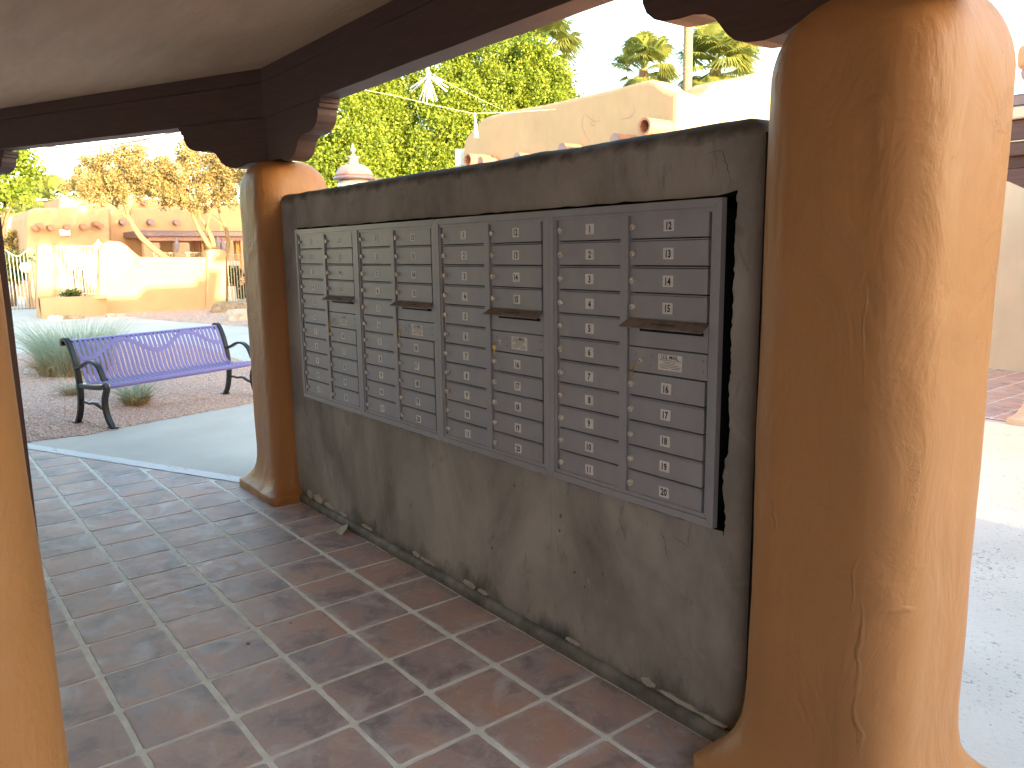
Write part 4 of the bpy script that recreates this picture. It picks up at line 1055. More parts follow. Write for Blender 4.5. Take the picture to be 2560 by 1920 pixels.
def leaf_cloud(name, C, n, size, mat, parent=None, spread=0.35, elong=1.0, flat=1.0):
    """n quads per cluster centre; C: list of (x,y,z,radius)"""
    C = np.array(C); m_ = len(C); idx = np.repeat(np.arange(m_), n); T_ = len(idx)
    d = rng.normal(size=(T_, 3)); d /= np.linalg.norm(d, axis=1)[:, None]
    rr = C[idx, 3] * rng.random(T_) ** 0.45
    P = C[idx, :3] + d * rr[:, None] * np.array([1, 1, flat])
    a = rng.normal(size=(T_, 3)) + d * 0.3; a /= np.linalg.norm(a, axis=1)[:, None]
    b_ = np.cross(a, rng.normal(size=(T_, 3))); b_ /= np.linalg.norm(b_, axis=1)[:, None]
    s = size * rng.uniform(0.6, 1.3, T_)[:, None]
    u = a * s * 0.5 * elong; v = b_ * s * 0.5
    VV = np.stack([P - u, P + v * 0.8, P + u, P - v * 0.8], axis=1).reshape(-1, 3)
    me = bpy.data.meshes.new(name); me.vertices.add(T_ * 4); me.vertices.foreach_set('co', VV.astype(np.float32).ravel())
    me.loops.add(T_ * 4); me.loops.foreach_set('vertex_index', np.arange(T_ * 4, dtype=np.int32))
    me.polygons.add(T_); me.polygons.foreach_set('loop_start', np.arange(0, T_ * 4, 4, dtype=np.int32)); me.polygons.foreach_set('loop_total', np.full(T_, 4, dtype=np.int32))
    me.update(calc_edges=True); return link(name, me, mat, parent)
for k, u in enumerate((142, 150, 160)):
    c = on(u, 634, 'x', FX + 0.3); tag(leaf_cloud('planter_shrub', [(c.x, c.y, zt + 0.02, 0.16), (c.x, c.y + 0.1, zt + 0.08, 0.14)], 70, 0.07, M['shrub']), ['leafy sprig at the left of the planter row', 'middle leafy sprig in the planter', 'leafy sprig at the right of the planter row'][k], 'plant', 'sprigs in the planter')
def iron_fence(label, x, ua, ub, vt, vb, n, mat, cat='fence', curve=None, group=None):
    a, b = on(ua, vt, 'x', x), on(ub, vt, 'x', x); zb = on((ua + ub) / 2, vb, 'x', x).z; zt_ = (a.z + b.z) / 2
    t = thing('iron_fence' if cat == 'fence' else 'iron_gate', label, cat, (0, 0, 0), 0, group)
    for k in range(n):
        f = (k + 0.5) / n; y = a.y + (b.y - a.y) * f
        zz = zt_ + (curve(f) if curve else 0)
        box('bar', x - 0.012, x + 0.012, y - 0.012, y + 0.012, zb, zz - 0.01, mat, t)
    if curve:
        tube_obj('top_rail', [(x, a.y + (b.y - a.y) * f, zt_ + curve(f)) for f in [k / 20 for k in range(21)]], 0.028, mat, t, 6)
    else: box('top_rail', x - 0.02, x + 0.02, a.y, b.y, zt_ - 0.02, zt_ + 0.02, mat, t)
    box('bottom_rail', x - 0.02, x + 0.02, a.y, b.y, zb + 0.02, zb + 0.06, mat, t)
    return t
iron_fence('tan iron railing between the sunlit pillar and the curved wall', FX - 0.15, 119, 217, 532, 638, 15, M['fence'])
iron_fence('iron railing right of the domed pillar, over a low kerb wall', FX - 0.1, 487, 640, 549, 655, 26, M['fence'])
iron_fence('iron gate with a dipped top at the far left', FX - 1.5, -70, 70, 545, 672, 17, M['fence_dark'], 'gate', lambda f: 0.12 * math.cos(f * 4 * math.pi))
kb = yz([(488, 690), (488, 657), (640, 657), (640, 690)]); kb = [(p, max(q, -0.05)) for p, q in kb]
tag(adobe('kerb_wall', kb, FX - 0.28, FX - 0.02, S_, None, 0.03), 'low stucco kerb wall carrying the right hand iron railing', 'wall')
# second railing further back
iron_fence('pale railing on top of the terrace behind the garden wall', FX - 6.5, 330, 448, 546, 562, 22, M['fence'])
# things seen through the right railing
q = on(498, 640, 'x', -24.4)
ac = thing('louvred_unit', 'white louvred box standing behind the right iron railing', 'air unit', (q.x, q.y, 0))
box('housing', -0.3, 0.0, -0.22, 0.22, 0.0, 0.62, M['white'], ac, 0.01)
for k in range(7): box('louvre', 0.004, 0.025, -0.20, 0.20, 0.06 + 0.08 * k, 0.10 + 0.08 * k, M['white'], ac)
q = on(502, 578, 'x', -26.5)
tag(box('notice_board', q.x - 0.1, q.x, q.y - 0.30, q.y + 0.30, q.z - 0.25, q.z + 0.25, M['white'], None, 0.01), 'white board above the hedge behind the right railing', 'board')
c = on(510, 615, 'x', -26.0)
C = [(c.x + jit(0.3), c.y + random.uniform(-0.9, 1.2), random.uniform(0.15, 1.15), 0.22) for _ in range(70)]
tag(leaf_cloud('hedge', C, 90, 0.09, M['shrub']), 'clipped green hedge behind the right iron railing', 'hedge')
# bench-like slide of white rails and benches behind left railing
q = on(182, 585, 'x', -25.5); q2 = on(212, 615, 'x', -24.0)
lg = thing('white_lounge', 'white framed lounge chair leaning behind the left railing', 'lounge chair', (0, 0, 0))
for o_ in (0, 0.22): tube_obj('rail', [(q.x, q.y + o_, q.z), (q2.x, q2.y + o_, q2.z)], 0.05, M['white'], lg, 6)
for k in range(6): 
    f = (k + 0.5) / 6; p = Vector(q).lerp(Vector(q2), f); box('slat', p.x - 0.05, p.x + 0.05, p.y, p.y + 0.22, p.z - 0.02, p.z + 0.02, M['white'], lg)
for o_ in (0.02, 0.2): tube_obj('leg', [(q2.x, q2.y + o_, q2.z), (q2.x, q2.y + o_ + 0.02, 0)], 0.03, M['fence_dark'], lg, 6)
# light post globes seen through the bars
for k, (u, v, lab) in enumerate(((158, 576, 'left of a pair of white globe lights behind the left railing'), (177, 574, 'right of a pair of white globe lights behind the left railing'), (55, 578, 'white globe light behind the iron gate'))):
    q = on(u, v, 'x', -27.0); t = thing('globe_light', lab, 'light', (q.x, q.y, 0), 0, 'white globe lights in the yard')
    bm = bmesh.new(); lathe(bm, [(0.02, q.z - 0.18), (0.14, q.z - 0.13), (0.19, q.z), (0.14, q.z + 0.13), (0.02, q.z + 0.18)], 0, 0, 14); bm_obj('globe', bm, M['glass'], t, True)
    tube_obj('pole', [(0, 0, 0), (0, 0, q.z - 0.16)], 0.03, M['fence_dark'], t, 6)
q = on(218, 545, 'x', FX - 0.6)
t = thing('carriage_lamp', 'white lantern standing above the left railing beside the curved wall', 'lamp', (q.x, q.y - 0.05, 0))
qz = on(216, 527, 'x', FX - 0.6).z
bm = bmesh.new(); lathe(bm, [(0.03, qz - 0.34), (0.10, qz - 0.32), (0.15, qz - 0.12), (0.16, qz - 0.08)], 0, 0, 10); bm_obj('lamp_glass', bm, M['glass'], t, True)
bm = bmesh.new(); lathe(bm, [(0.17, qz - 0.078), (0.12, qz + 0.0), (0.04, qz + 0.07), (0.01, qz + 0.14)], 0, 0, 10); bm_obj('lamp_cap', bm, M['white'], t, True)
tube_obj('pole', [(0, 0, 0), (0, 0, qz - 0.34)], 0.035, M['fence_dark'], t, 6)

# ================================================================== far adobe building
BX = -37.0
ab = thing('adobe_building', 'orange adobe building with projecting log ends, sunlit at the left', 'building')
def G2(u, v, x=BX): q = on(u, v, 'x', x); return (q.y, q.z)
def gnd(l): return [(p, max(q, -0.05)) for p, q in l]
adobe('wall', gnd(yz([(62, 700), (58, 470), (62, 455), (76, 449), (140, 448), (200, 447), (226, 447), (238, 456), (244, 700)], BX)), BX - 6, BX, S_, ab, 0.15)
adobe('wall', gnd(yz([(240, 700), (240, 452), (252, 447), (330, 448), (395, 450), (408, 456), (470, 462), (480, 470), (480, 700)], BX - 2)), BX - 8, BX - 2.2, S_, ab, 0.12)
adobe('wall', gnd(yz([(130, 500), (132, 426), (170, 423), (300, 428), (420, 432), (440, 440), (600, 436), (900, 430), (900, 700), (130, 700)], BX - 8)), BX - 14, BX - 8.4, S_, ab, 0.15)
def log(name, x, u, v, r, L, par, mat_s=None, mat_e=None, tilt=0.0):
    q = on(u, v, 'x', x); bm = bmesh.new(); tube(bm, [(x - 0.3, q.y, q.z), (x + L, q.y, q.z - tilt)], r, 12)
    bmesh.ops.recalc_face_normals(bm, faces=bm.faces); return bm_obj(name, bm, mat_s or M['viga'], par, False)
for (u, v) in ((74, 493), (106, 492), (142, 491), (176, 490), (213, 489)): log('log_end', BX, u, v, 0.13, 0.6, ab)
for (u, v) in ((81, 488), (202, 484)): log('roof_spout', BX, u, v, 0.11, 0.9, ab)
for (u, v) in ((262, 480), (322, 480), (378, 481)): log('log_end', BX - 2.2, u, v, 0.15, 0.45, ab, M['viga_end'])
for (u, v) in ((308, 439), (222, 441), (462, 486)): log('log_end', BX - 8.4, u, v, 0.16, 0.6, ab)
q = on(139, 502, 'x', BX); box('wall_light', BX + 0.01, BX + 0.25, q.y - 0.22, q.y + 0.22, q.z - 0.16, q.z + 0.14, M['white'], ab, 0.05, 2)
# porch in front of the recessed wall
PX = BX + 1.0
a = on(300, 500, 'x', PX); b = on(620, 500, 'x', PX)
fz0, fz1 = on(400, 512, 'x', PX).z, on(400, 498, 'x', PX).z
box('porch_roof', PX - 3.2, PX, a.y, b.y, fz0, fz1, M['metal_roof'], ab, 0.05)
box('porch_beam', PX - 0.35, PX - 0.1, a.y + 0.4, b.y, on(400, 520, 'x', PX).z, fz0 - 0.003, M['viga'], ab)
for u in (327, 392, 488, 560):
    y = on(u, 540, 'x', PX - 0.3).y; box('porch_column', PX - 0.6, PX - 0.12, y - 0.36, y + 0.36, -0.04, fz0 - 0.25, S_, ab, 0.06, 2)
for u, w_ in ((420, 9), (505, 15), (435, 4)):
    q = on(u, 545, 'x', BX - 2.2); q2 = on(u + w_, 545, 'x', BX - 2.2)
    fr = box('window', BX - 2.2, BX - 2.12, q.y, q2.y, q.z - 1.0, q.z + 0.7, M['viga'], ab)
    box('pane', BX - 2.118, BX - 2.10, q.y + 0.1, q2.y - 0.1, q.z - 0.9, q.z + 0.6, M['pane'], fr)
for (u, v) in ((382, 530), (471, 526), (482, 530)):
    q = on(u, v, 'x', PX + 0.1); bm = bmesh.new(); lathe(bm, [(0.05, q.z - 0.32), (0.11, q.z - 0.1), (0.13, q.z + 0.08), (0.05, q.z + 0.25), (0.01, q.z + 0.4)], q.x, q.y, 8); bm_obj('porch_lantern', bm, M['pink_metal'], ab)
# unseen stucco wall added behind the mailbox wall to shade the yard and fence
sw = adobe('shade_wall', [(3.0, -0.05), (3.0, 2.35), (3.15, 2.5), (4.3, 2.5), (4.6, 2.8), (6.1, 2.8), (6.3, 2.6), (6.3, -0.05)], -1.9, -1.6, M['stucco'], None, 0.04)
tag(sw, 'unseen stucco wall added behind the mailbox wall to shade the yard', 'wall')

# ================================================================== tan building behind the mailbox wall
YB = 7.2
tb = thing('tan_building', 'tan adobe building above the mailbox wall, its right end sunlit', 'building')
def T2(u, v): q = on(u, v, 'y', YB); return (q.x, q.z)
out = [T2(*p) for p in ((998, 420), (999, 330), (1001, 305), (1010, 290), (1022, 278), (1030, 268), (1038, 257), (1060, 248), (1110, 236), (1170, 226), (1240, 210), (1300, 196), (1350, 184), (1385, 174), (1402, 171), (1418, 175), (1436, 190), (1452, 196), (1464, 200), (1468, 420))]
out = [(p, q) for p, q in out]; out[0] = (out[0][0], 0.0); out[-1] = (out[-2][0] + 0.02, 0.0)
bm = bmesh.new(); prism_round(bm, out, YB, YB + 0.5, lambda p, q, a: (p, a, q), 0.08)
bm_obj('front_wall', bm, M['stucco_tan'], tb)
XB = out[-2][0]
def E2(u, v): q = on(u, v, 'x', XB); return (q.y, q.z)
sd_ = [E2(*p) for p in ((1470, 200), (1482, 209), (1497, 211), (1512, 207), (1524, 198), (1536, 184), (1552, 174), (1580, 170), (1606, 168), (1622, 160), (1660, 152))]
sd_ = [(YB + 0.30, 0.0), (YB + 0.30, sd_[0][1] - 0.02)] + [(p, q) for p, q in sd_ if p > YB + 0.35] + [(sd_[-1][0] + 3, sd_[-1][1]), (sd_[-1][0] + 3, 0.0)]
bm = bmesh.new(); prism_round(bm, sd_, XB - 0.5, XB + 0.01, lambda p, q, a: (a, p, q), 0.06)
bm_obj('end_wall', bm, M['stucco_tan'], tb)
box('rear_block', XB - 5.6, XB - 0.52, YB + 0.6, YB + 8, 0, 3.3, M['stucco_tan'], tb)
def T3(u, v, y): return on(u, v, 'y', y)
def ylog(name, u, v, yend, r, mat_s, mat_e, hollow=False):
    q = T3(u, v, yend); bm = bmesh.new(); tube(bm, [(q.x, YB + 0.1, q.z), (q.x, yend, q.z)], r, 20, not hollow)
    if hollow:
        tube(bm, [(q.x, yend, q.z), (q.x, YB, q.z)], r * 0.74, 20, False)
        # rim
        n = 20; A = [bm.verts.new((q.x + r * math.cos(2 * math.pi * k / n), yend - 0.001, q.z + r * math.sin(2 * math.pi * k / n))) for k in range(n)]
        B = [bm.verts.new((q.x + r * 0.74 * math.cos(2 * math.pi * k / n), yend - 0.001, q.z + r * 0.74 * math.sin(2 * math.pi * k / n))) for k in range(n)]
        for k in range(n): bm.faces.new((A[k], A[(k + 1) % n], B[(k + 1) % n], B[k]))
    o = bm_obj(name, bm, mat_s, tb, False)
    if not hollow:
        bm = bmesh.new(); n = 20; bm.faces.new([bm.verts.new((q.x + r * 0.97 * math.cos(2 * math.pi * k / n), yend - 0.004, q.z + r * 0.97 * math.sin(2 * math.pi * k / n))) for k in range(n)]); bm_obj('log_face', bm, mat_e, o)
    return o
for (u, v) in ((1037, 350), (1117, 342), (1214, 322), (1328, 302)): ylog('log_end', u, v, YB - 0.40, 0.10, M['viga'], M['viga_end'])
for (u, v) in ((1010, 346), (1391, 273)): ylog('drain_spout', u, v, YB - 0.55, 0.125, M['viga'], None, True)
q = T3(993, 338, YB + 0.1); box('vent_box', q.x - 0.12, q.x + 0.04, YB + 0.05, YB + 0.3, q.z - 0.2, q.z + 0.15, M['white'], tb, 0.03)
for pts in ([(1262, 247), (1257, 262), (1258, 276), (1266, 292), (1272, 306)], [(1264, 247), (1276, 256), (1284, 263), (1296, 260)], [(1276, 266), (1280, 272), (1288, 268)], [(1368, 228), (1372, 240), (1362, 254), (1342, 258)]):
    crack('crack', [T2(*p) for p in pts], 0.010, tb, YB - 0.004, 'viga_end')

# lantern post behind the wall
q = far(765, 385, 9.2)
lp = thing('lamp_post', 'dusty pink domed lantern top showing above the left end of the mailbox wall', 'lamp post', (q.x, q.y, 0))
zd = q.z; s = 0.215
bm = bmesh.new(); lathe(bm, [(1.05 * s, zd - 0.02), (1.08 * s, zd + 0.0), (1.0 * s, zd + 0.015)], 0, 0, 32); bm_obj('brim', bm, M['pink_metal'], lp, True)
bm = bmesh.new(); lathe(bm, [(0.99 * s, zd + 0.012), (0.93 * s, zd + 0.055), (0.82 * s, zd + 0.095), (0.66 * s, zd + 0.125), (0.42 * s, zd + 0.145), (0.30 * s, zd + 0.150)], 0, 0, 64, 0.018); bm_obj('dome', bm, M['pink_metal'], lp, True)
bm = bmesh.new(); lathe(bm, [(0.31 * s, zd + 0.150), (0.26 * s, zd + 0.17), (0.24 * s, zd + 0.20), (0.27 * s, zd + 0.210), (0.36 * s, zd + 0.222), (0.34 * s, zd + 0.230), (0.16 * s, zd + 0.242), (0.08 * s, zd + 0.255), (0.05 * s, zd + 0.27), (0.09 * s, zd + 0.278), (0.145 * s, zd + 0.295), (0.14 * s, zd + 0.312), (0.08 * s, zd + 0.335), (0.045 * s, zd + 0.350), (0.06 * s, zd + 0.356), (0.01 * s, zd + 0.378)], 0, 0, 24); bm_obj('finial', bm, M['pink_metal'], lp, True)
bm = bmesh.new(); lathe(bm, [(0.06, zd - 0.5), (0.14, zd - 0.45), (0.19, zd - 0.08), (0.16, zd - 0.022)], 0, 0, 16); bm_obj('lantern_glass', bm, M['glass'], lp, True)
tube_obj('pole', [(0, 0, -0.01), (0, 0, zd - 0.5)], 0.045, M['pink_metal'], lp, 10)
dv = (Vector((CAM[0], CAM[1], 0)) - Vector((q.x, q.y, 0))).normalized(); sv = Vector((-dv.y, dv.x, 0)) * -1
tube_obj('scroll_arm', [sv * -0.0 + Vector((0, 0, zd - 0.012)), sv * -0.22 + Vector((0, 0, zd - 0.010)), sv * -0.31 + Vector((0, 0, zd + 0.0))], [0.012, 0.012, 0.005], M['pink_metal'], lp, 6)

# hanging light ornaments and wires
def hang(u, v, dist): return far(u, v, dist)
a = hang(925, 163, 12.0)
orn = thing('starburst_light', 'white starburst of hanging light rods in front of the green trees', 'hanging light', tuple(a), 0, 'white hanging lights over the courtyard')
tube_obj('hub', [(0, 0, 0.0), (0, 0, 0.13)], [0.035, 0.014], M['white'], orn, 8)
for k, (az, el, L) in enumerate([(0, 20, .42), (28, 70, .40), (60, 40, .36), (95, 18, .40), (130, 60, .40), (160, 30, .36), (185, 22, .42), (215, 66, .42), (245, 35, .34), (275, 74, .42), (300, 30, .36), (330, 62, .42), (15, 80, .38), (200, 84, .42)]):
    d = Vector((math.cos(math.radians(az)) * math.cos(math.radians(el)), math.sin(math.radians(az)) * math.cos(math.radians(el)), -math.sin(math.radians(el))))
    tube_obj('light_rod', [d * 0.02, d * L * 0.95], [0.009, 0.012], M['white'], orn, 6)
a = hang(1025, 243, 11.0); b = hang(1029, 298, 11.0)
ic = tube_obj('icicle_light', [(0, 0, 0), tuple(Vector(b) - Vector(a))], [0.008, 0.034], M['white'], None, 8); ic.location = a
tag(ic, 'single white icicle shaped light hanging before the tan building', 'hanging light', 'white hanging lights over the courtyard')
def wirep(name, pix, dist, r, mat, label):
    tag(tube_obj(name, [tuple(far(u, v, dd)) for (u, v), dd in zip(pix, dist)], r, mat, None, 5), label, 'wire')
wirep('cable', [(700, 172), (770, 191), (850, 206), (940, 228), (1022, 245), (1100, 243), (1200, 236)], [10.6, 10.7, 10.8, 10.9, 11.0, 11.3, 11.8], 0.0035, M['wire_pale'], 'thin pale cable crossing in front of the green trees')
wirep('cable', [(900, 100), (925, 155), (1000, 196), (1080, 235)], [12, 12, 12.2, 12.6], 0.003, M['wire_pale'], 'thin pale cable running down from the starburst light')
wirep('cable', [(60, 312), (126, 319), (174, 320), (231, 315), (297, 304), (335, 296), (440, 270)], [15] * 7, 0.014, M['wire'], 'dark sagging cable against the sky under the left beam')

# ================================================================== portico on the right
pr = thing('portico_building', 'adobe portico across the sunny courtyard at the right edge', 'building')
YP = 6.42
def zP(v, y=YP, u=2200): return on(u, v, 'y', y).z
ZQ = [zP(v) for v in (95, 145, 195, 231, 257, 303, 335, 361)]
x0, x1 = 0.86, 9.0
box('parapet', x0 + 0.02, x1, YP + 0.1, YP + 0.5, ZQ[1] + 0.002, ZQ[0] + 0.02, M['stucco_far'], pr, 0.06, 3)
for k in range(12):
    x = 1.16 + k * 0.62; bm = bmesh.new(); tube(bm, [(x, YP + 0.3, (ZQ[1] + ZQ[2]) / 2), (x, YP - 0.25, (ZQ[1] + ZQ[2]) / 2)], (ZQ[1] - ZQ[2]) / 2 - 0.01, 14); bmesh.ops.recalc_face_normals(bm, faces=bm.faces); bm_obj('log_end', bm, M['viga_end'], pr, False)
box('upper_beam', x0, x1, YP, YP + 0.3, ZQ[3] + 0.002, ZQ[2] - 0.03, M['metal_roof'], pr, 0.02)
box('cream_trim', x0 - 0.02, x1, YP - 0.05, YP + 0.3, ZQ[4] + 0.002, ZQ[3] - 0.002, M['cream'], pr, 0.01)
box('lower_beam', x0, x1, YP + 0.02, YP + 0.3, ZQ[5] + 0.002, ZQ[4] - 0.002, M['timber'], pr, 0.01)
box('cream_trim', x0, x1, YP - 0.01, YP + 0.28, ZQ[5] - 0.010, ZQ[5], M['cream'], pr)
box('beam_soffit', x0, x1, YP + 0.0, YP + 0.3, ZQ[6], ZQ[5] - 0.012, M['timber'], pr, 0.01)
box('soffit_beam', x0, x1, YP + 0.06, YP + 0.35, ZQ[7], ZQ[6] - 0.003, M['wood'], pr)
box('portico_ceiling', x0, x1, YP + 0.36, 9.9, ZQ[7], ZQ[7] + 0.2, M['ceiling'], pr)
box('back_wall', -0.6, x1, 9.9, 10.3, -0.02, ZQ[2], M['stucco_cream'], pr)
box('side_wall', x1 - 0.3, x1, YP + 0.6, 9.9, -0.02, ZQ[2], M['stucco_cream'], pr)
link_me = make_column(0, 0, zt=2.35, seed=50)
for x in (1.53, 5.0):
    me = link_me; o = bpy.data.objects.new('portico_column', me); COL.objects.link(o); o.parent = pr; o.location = (x, 6.55, 0)
    if not me.materials: me.materials.append(M['stucco_cream'])
    for p in me.polygons: p.use_smooth = True
    prism_obj('bracket_arm', [(-0.8, 2.5), (0.8, 2.5), (0.8, 2.44), (0.6, 2.38), (0.45, 2.3), (-0.45, 2.3), (-0.6, 2.38), (-0.8, 2.44)], YP + 0.07, YP + 0.2, lambda p, q, a, x=x: (x + p, a, q + (ZQ[7] - 2.5) - 0.003), M['timber'], pr)
# its tiled floor
pf = struct(sheet('portico_floor', [(-0.6, 6.34), (9, 6.34), (9, 9.9), (-0.6, 9.9)], -0.003, M['grout']))
vis_t = 0; VV, FF = [], []
for i in range(30):
    for j in range(11):
        cx, cy = -0.44 + i * 0.32, 6.52 + j * 0.32; h = 0.148
        W = [(cx - h, cy - h), (cx + h, cy - h), (cx + h, cy + h), (cx - h, cy + h)]
        if in_view((cx, cy, 0), 0.02) and cx < 1.8:
            V, F = [], []; tile_mesh(V, F, W, cx, cy, cx, cy); o = mesh('tile', V, F, M['tile'], pf); o.location = (cx, cy, 0.002)
        else: tile_mesh(VV, FF, W, cx, cy, 0, 0)
stuff(mesh('tile_field', VV, FF, M['tile'], pf))

# unseen building added on the sun side to shade the arcade
eb = thing('shade_building', 'long unseen adobe block added on the sunward side to shade the courtyard', 'building')
box('wall', 11.5, 15.0, -12, 3.32, -0.05, 4.1, M['stucco'], eb, 0.05, 2)

# ================================================================== trees
def trunk(bm, pts, rad, seg=8): tube(bm, pts, rad, seg)
def tree_dense(label, lobes, base, tr, mat, leaf, ncl, nper, crad, group=None, cat='tree', shell=0.55, bark='bark', flat=1.0, elong=1.0):
    t = thing('leafy_tree', label, cat, (0, 0, 0), 0, group)
    C = []; wsum = sum(l[3] * l[4] * l[5] for l in lobes)
    for (x, y, z, rx, ry, rz) in lobes:
        n = max(6, int(ncl * (rx * ry * rz) / wsum))
        for _ in range(n):
            d = rng.normal(size=3); d /= np.linalg.norm(d); r_ = random.uniform(shell, 1.0) ** 0.7
            k = 1 + 0.16 * mnoise.noise(Vector((x + d[0] * 2, y + d[1] * 2, z + d[2] * 2)))
            C.append((x + d[0] * rx * r_ * k, y + d[1] * ry * r_ * k, z + d[2] * rz * r_ * k, crad * random.uniform(0.6, 1.25)))
    leaf_cloud('crown', C, nper, leaf, mat, t, elong=elong, flat=flat)
    bm = bmesh.new(); top = max(l[2] for l in lobes)
    trunk(bm, [(base[0], base[1], -0.05), (base[0] + 0.1, base[1] + 0.05, top * 0.4), (base[0], base[1] + 0.1, top * 0.85)], [tr, tr * 0.8, tr * 0.35])
    for l in lobes[:5]: trunk(bm, [(base[0] + 0.05, base[1], top * 0.35), ((base[0] + l[0]) / 2, (base[1] + l[1]) / 2, l[2] * 0.75), (l[0], l[1], l[2])], [tr * 0.45, tr * 0.3, tr * 0.1], 6)
    bm_obj('trunk', bm, M[bark], t, True)
    return t
def lobe(u, v, dist, rx, rz, ry=None): q = far(u, v, dist); return (q.x, q.y, q.z, rx, ry or rx, rz)
# dense green ficus row, one tree per column of foliage
fic = [([lobe(735, 330, 25, 1.5, 2.2), lobe(720, 240, 25.3, 1.3, 1.8), lobe(760, 420, 25, 1.4, 2.0)], 'bright green leafy tree, leftmost of the row behind the mailbox wall'),
       ([lobe(815, 310, 26, 1.15, 2.6), lobe(825, 210, 26.3, 1.0, 1.7), lobe(830, 420, 26, 1.3, 2.0)], 'bright green leafy tree left of the starburst light'),
       ([lobe(945, 320, 26, 1.25, 2.4), lobe(955, 190, 26.4, 1.1, 2.0), lobe(930, 440, 26, 1.4, 2.0), lobe(985, 260, 26, 1.0, 2.0)], 'bright green leafy tree behind the starburst light'),
       ([lobe(1065, 170, 27, 1.5, 2.0), lobe(1050, 290, 27, 1.5, 2.2), lobe(1040, 120, 27.5, 1.1, 1.2), lobe(1090, 400, 27, 1.8, 2.2)], 'tallest bright green leafy tree in the middle of the row'),
       ([lobe(1165, 215, 27, 1.15, 1.6), lobe(1150, 130, 27.5, 0.8, 0.75), lobe(1160, 330, 27, 1.3, 2.2)], 'bright green leafy tree at the right end of the row, against the sky')]
for lobes, lab in fic:
    tree_dense(lab, lobes, (lobes[0][0], lobes[0][1]), 0.22, M['ficus'], 0.088, 400, 140, 0.42, 'green leafy trees behind the mailbox wall', shell=0.5)
tree_dense('bright green leafy tree at the far left edge under the beam', [lobe(5, 360, 21, 0.75, 0.85), lobe(45, 385, 21, 0.28, 0.45), lobe(40, 350, 21.5, 0.35, 0.5), lobe(-40, 330, 21, 0.9, 1.2)], tuple(far(-40, 360, 21))[:2], 0.12, M['ficus'], 0.10, 140, 45, 0.20)
tree_dense('round olive shrub beyond the iron gate at the far left', [lobe(38, 545, 45, 0.9, 0.9), lobe(15, 555, 45, 0.9, 0.6)], tuple(far(38, 540, 45))[:2], 0.12, M['palo'], 0.2, 110, 50, 0.4, cat='shrub')
tree_dense('dark green shrub behind the gate at the far left', [lobe(20, 575, 34, 1.3, 0.5)], tuple(far(20, 580, 34))[:2], 0.1, M['shrub'], 0.12, 60, 50, 0.25, cat='shrub')

def limb(bm, pts, rads): tube(bm, pts, rads, 7)
def palo_tree(label, blobs, trunks, dist, ncl):
    t = thing('desert_tree', label, 'tree', (0, 0, 0), 0, 'golden leaved desert trees by the garden wall')
    C = []
    for (u, v, ru, rv) in blobs:
        n = max(4, int(ncl * ru * rv / 1200)); 
        for _ in range(n):
            a = random.uniform(0, 6.283); r_ = math.sqrt(random.random()); dd = dist + random.uniform(-1.1, 1.1)
            q = far(u + ru * r_ * math.cos(a), v + rv * r_ * math.sin(a), dd); C.append((q.x, q.y, q.z, random.uniform(0.13, 0.30)))
    leaf_cloud('crown', C, 95, 0.050, M['palo'], t, elong=2.6, flat=1.3)
    bm = bmesh.new()
    for pts, rads in trunks:
        limb(bm, [tuple(far(u, v, dist + o_)) for (u, v, o_) in pts], rads)
    # fine twigs reaching the clusters
    ends = [tuple(far(pts[-1][0], pts[-1][1], dist + pts[-1][2])) for pts, _ in trunks]
    for c in C[::3]:
        e = min(ends, key=lambda p: (p[0] - c[0]) ** 2 + (p[1] - c[1]) ** 2 + (p[2] - c[2]) ** 2)
        if Vector(e).xy != Vector((c[0], c[1])): tube(bm, [e, ((e[0] + c[0]) / 2 + jit(0.1), (e[1] + c[1]) / 2 + jit(0.1), (e[2] + c[2]) / 2 + jit(0.1)), tuple(c[:3])], [0.02, 0.013, 0.006], 4, False)
    bm_obj('trunk', bm, M['bark_pale'], t, True)
palo_tree('golden leaved desert tree with a leaning trunk behind the garden wall',
          [(190, 375, 32, 30), (225, 355, 34, 28), (170, 400, 30, 18), (250, 395, 50, 34), (275, 350, 30, 34), (310, 385, 42, 38), (300, 330, 22, 18), (210, 405, 45, 22), (195, 430, 25, 10), (250, 425, 30, 12)],
          [([(362, 560, 0), (335, 540, 0), (305, 513, 0), (290, 492, 0), (279, 470, 0), (272, 450, 0)], [0.11, 0.10, 0.095, 0.085, 0.07, 0.05]), ([(284, 480, 0), (264, 460, 0), (250, 445, 0.2)], [0.05, 0.04, 0.03]), ([(362, 560, 0), (363, 700, 0)], [0.11, 0.13]), ([(272, 450, 0), (262, 425, 0), (240, 400, 0.3)], [0.05, 0.035, 0.02]), ([(279, 465, 0), (300, 430, -0.3), (310, 400, 0)], [0.045, 0.03, 0.02])], 29.4, 26)
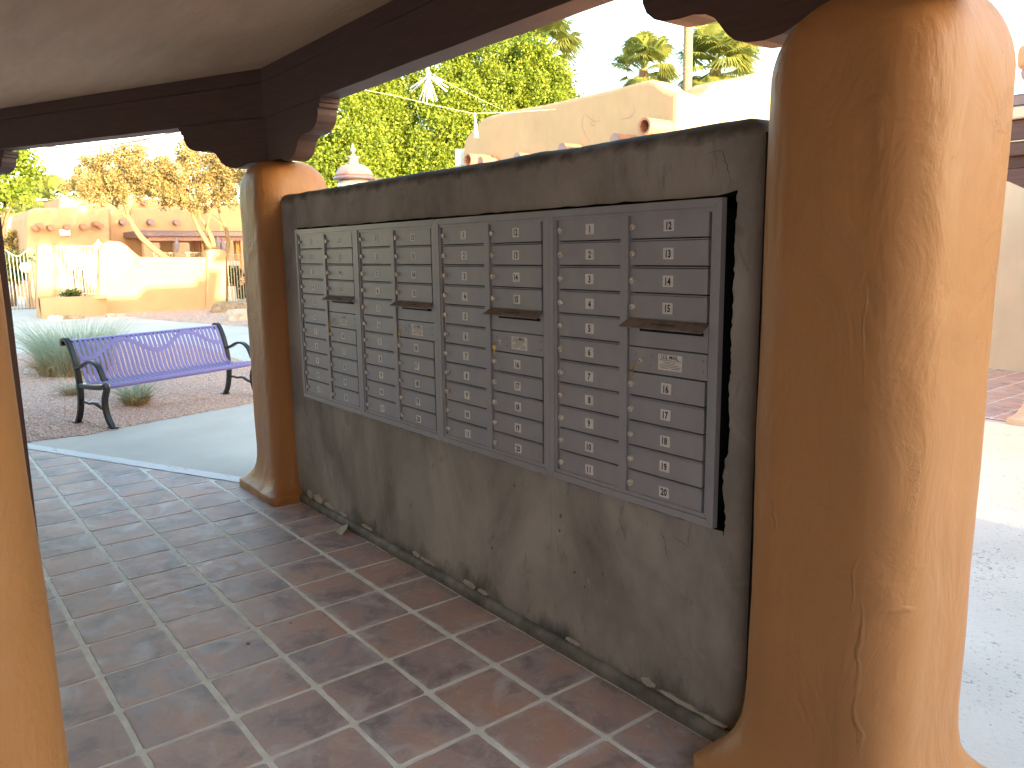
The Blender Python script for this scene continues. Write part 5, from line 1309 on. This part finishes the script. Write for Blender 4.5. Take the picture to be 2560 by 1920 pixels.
palo_tree('golden leaved desert tree with several forked trunks, beside the far column',
          [(360, 380, 42, 34), (405, 335, 25, 30), (420, 305, 16, 14), (440, 360, 38, 34), (470, 400, 45, 36), (400, 410, 50, 28), (505, 370, 34, 40), (330, 400, 40, 26), (490, 430, 26, 22), (380, 430, 30, 16), (425, 440, 30, 18), (460, 335, 24, 20)],
          [([(462, 700, 0), (462, 548, 0), (445, 520, 0), (430, 495, 0), (416, 465, 0), (405, 445, 0)], [0.14, 0.11, 0.085, 0.07, 0.055, 0.04]), ([(466, 548, 0), (458, 515, 0), (445, 488, 0.2), (432, 470, 0.2), (425, 450, 0.2)], [0.09, 0.08, 0.06, 0.05, 0.03]), ([(486, 700, 0.4), (488, 560, 0.4), (494, 520, 0.4), (487, 490, 0.4), (476, 465, 0.4), (470, 440, 0.3)], [0.09, 0.08, 0.07, 0.06, 0.05, 0.03]), ([(487, 490, 0.4), (470, 478, 0.4), (452, 466, 0.3)], [0.04, 0.03, 0.02]), ([(445, 500, 0), (452, 470, 0), (458, 450, 0)], [0.04, 0.03, 0.02])], 29.2, 26)
# palms
def palm(label, base_uv, crown_uv, dist, R, nleaf, rtr, crown=True, group='tall fan palms', up=0.35):
    t = thing('fan_palm', label, 'palm tree', (0, 0, 0), 0, group)
    c = far(*crown_uv, dist); b = far(*base_uv, dist)
    bm = bmesh.new(); npt = 14
    pts = [(b.x + (c.x - b.x) * (k / npt) ** 1.0, b.y + (c.y - b.y) * k / npt, c.z * k / npt) for k in range(npt + 1)]
    tube(bm, pts, [rtr * (1.25 - 0.3 * min(1, k / 5)) * (1 + 0.03 * (k % 2)) for k in range(npt + 1)], 12); bm_obj('trunk', bm, M['palm_bark'], t, True)
    V, F = [], []
    for i in range(nleaf):
        az = i * 2.39996 + jit(0.3); el = math.radians(random.choice([75, 60, 45, 30, 15, 0, -15, -35, -50]) + jit(8))
        d = Vector((math.cos(az) * math.cos(el), math.sin(az) * math.cos(el), math.sin(el)))
        L1_ = R * random.uniform(0.42, 0.58); e = Vector(c) + d * L1_ + Vector((0, 0, up * R * 0.2))
        side = d.cross(Vector((0, 0, 1))).normalized(); nrm = side.cross(d).normalized()
        bb = len(V); w_ = 0.02 * R
        V += [tuple(Vector(c) + side * w_), tuple(Vector(c) - side * w_), tuple(e - side * w_), tuple(e + side * w_)]; F.append((bb, bb + 1, bb + 2, bb + 3))
        nb = 34; Rf = R * random.uniform(0.48, 0.62); droop = random.uniform(0.15, 0.5) + max(0, -el) * 0.2
        for k in range(nb):
            a = math.radians(-115 + 230 * (k + 0.5) / nb); dd = (d * math.cos(a) + side * math.sin(a)); wd = (d * -math.sin(a) + side * math.cos(a))
            fold = nrm * (0.10 * Rf * math.cos(a)); ww = Rf * 0.036
            m_ = e + dd * Rf * 0.50 + fold; tip = e + dd * Rf * random.uniform(0.92, 1.05) + fold * 0.5 + Vector((0, 0, -droop * Rf * random.uniform(0.6, 1.0)))
            bb = len(V); V += [tuple(e), tuple(m_ + wd * ww + nrm * ww * 0.5), tuple(m_ - wd * ww), tuple(m_ - wd * ww), tuple(m_ + wd * ww + nrm * ww * 0.5), tuple(tip)]
            F += [(bb, bb + 1, bb + 2), (bb + 3, bb + 4, bb + 5)]
    mesh('crown', V, F, M['palm'], t)
    return t
palm('fan palm whose crown shows above the right end of the green tree row', (1180, 400), (1168, 118), 31, 1.95, 34, 0.22)
palm('fan palm crown left of the tall bare trunk, behind the tan building', (1388, 400), (1390, 150), 38, 1.75, 44, 0.22)
palm('fan palm crown just right of the tall bare trunk', (1545, 400), (1545, 150), 33, 2.0, 50, 0.24)
palm('tall palm with a bare sunlit trunk running up out of the photo', (1481, 400), (1492, -180), 24, 2.2, 34, 0.135)
palm('distant fan palm over the left end of the far adobe building', (112, 600), (112, 436), 62, 2.0, 30, 0.25)
palm('distant palm drooping at the left of the far adobe building', (45, 600), (50, 462), 58, 1.4, 24, 0.2)
palm('distant fan palm between the green tree and the far building', (70, 600), (62, 432), 70, 1.9, 24, 0.25)
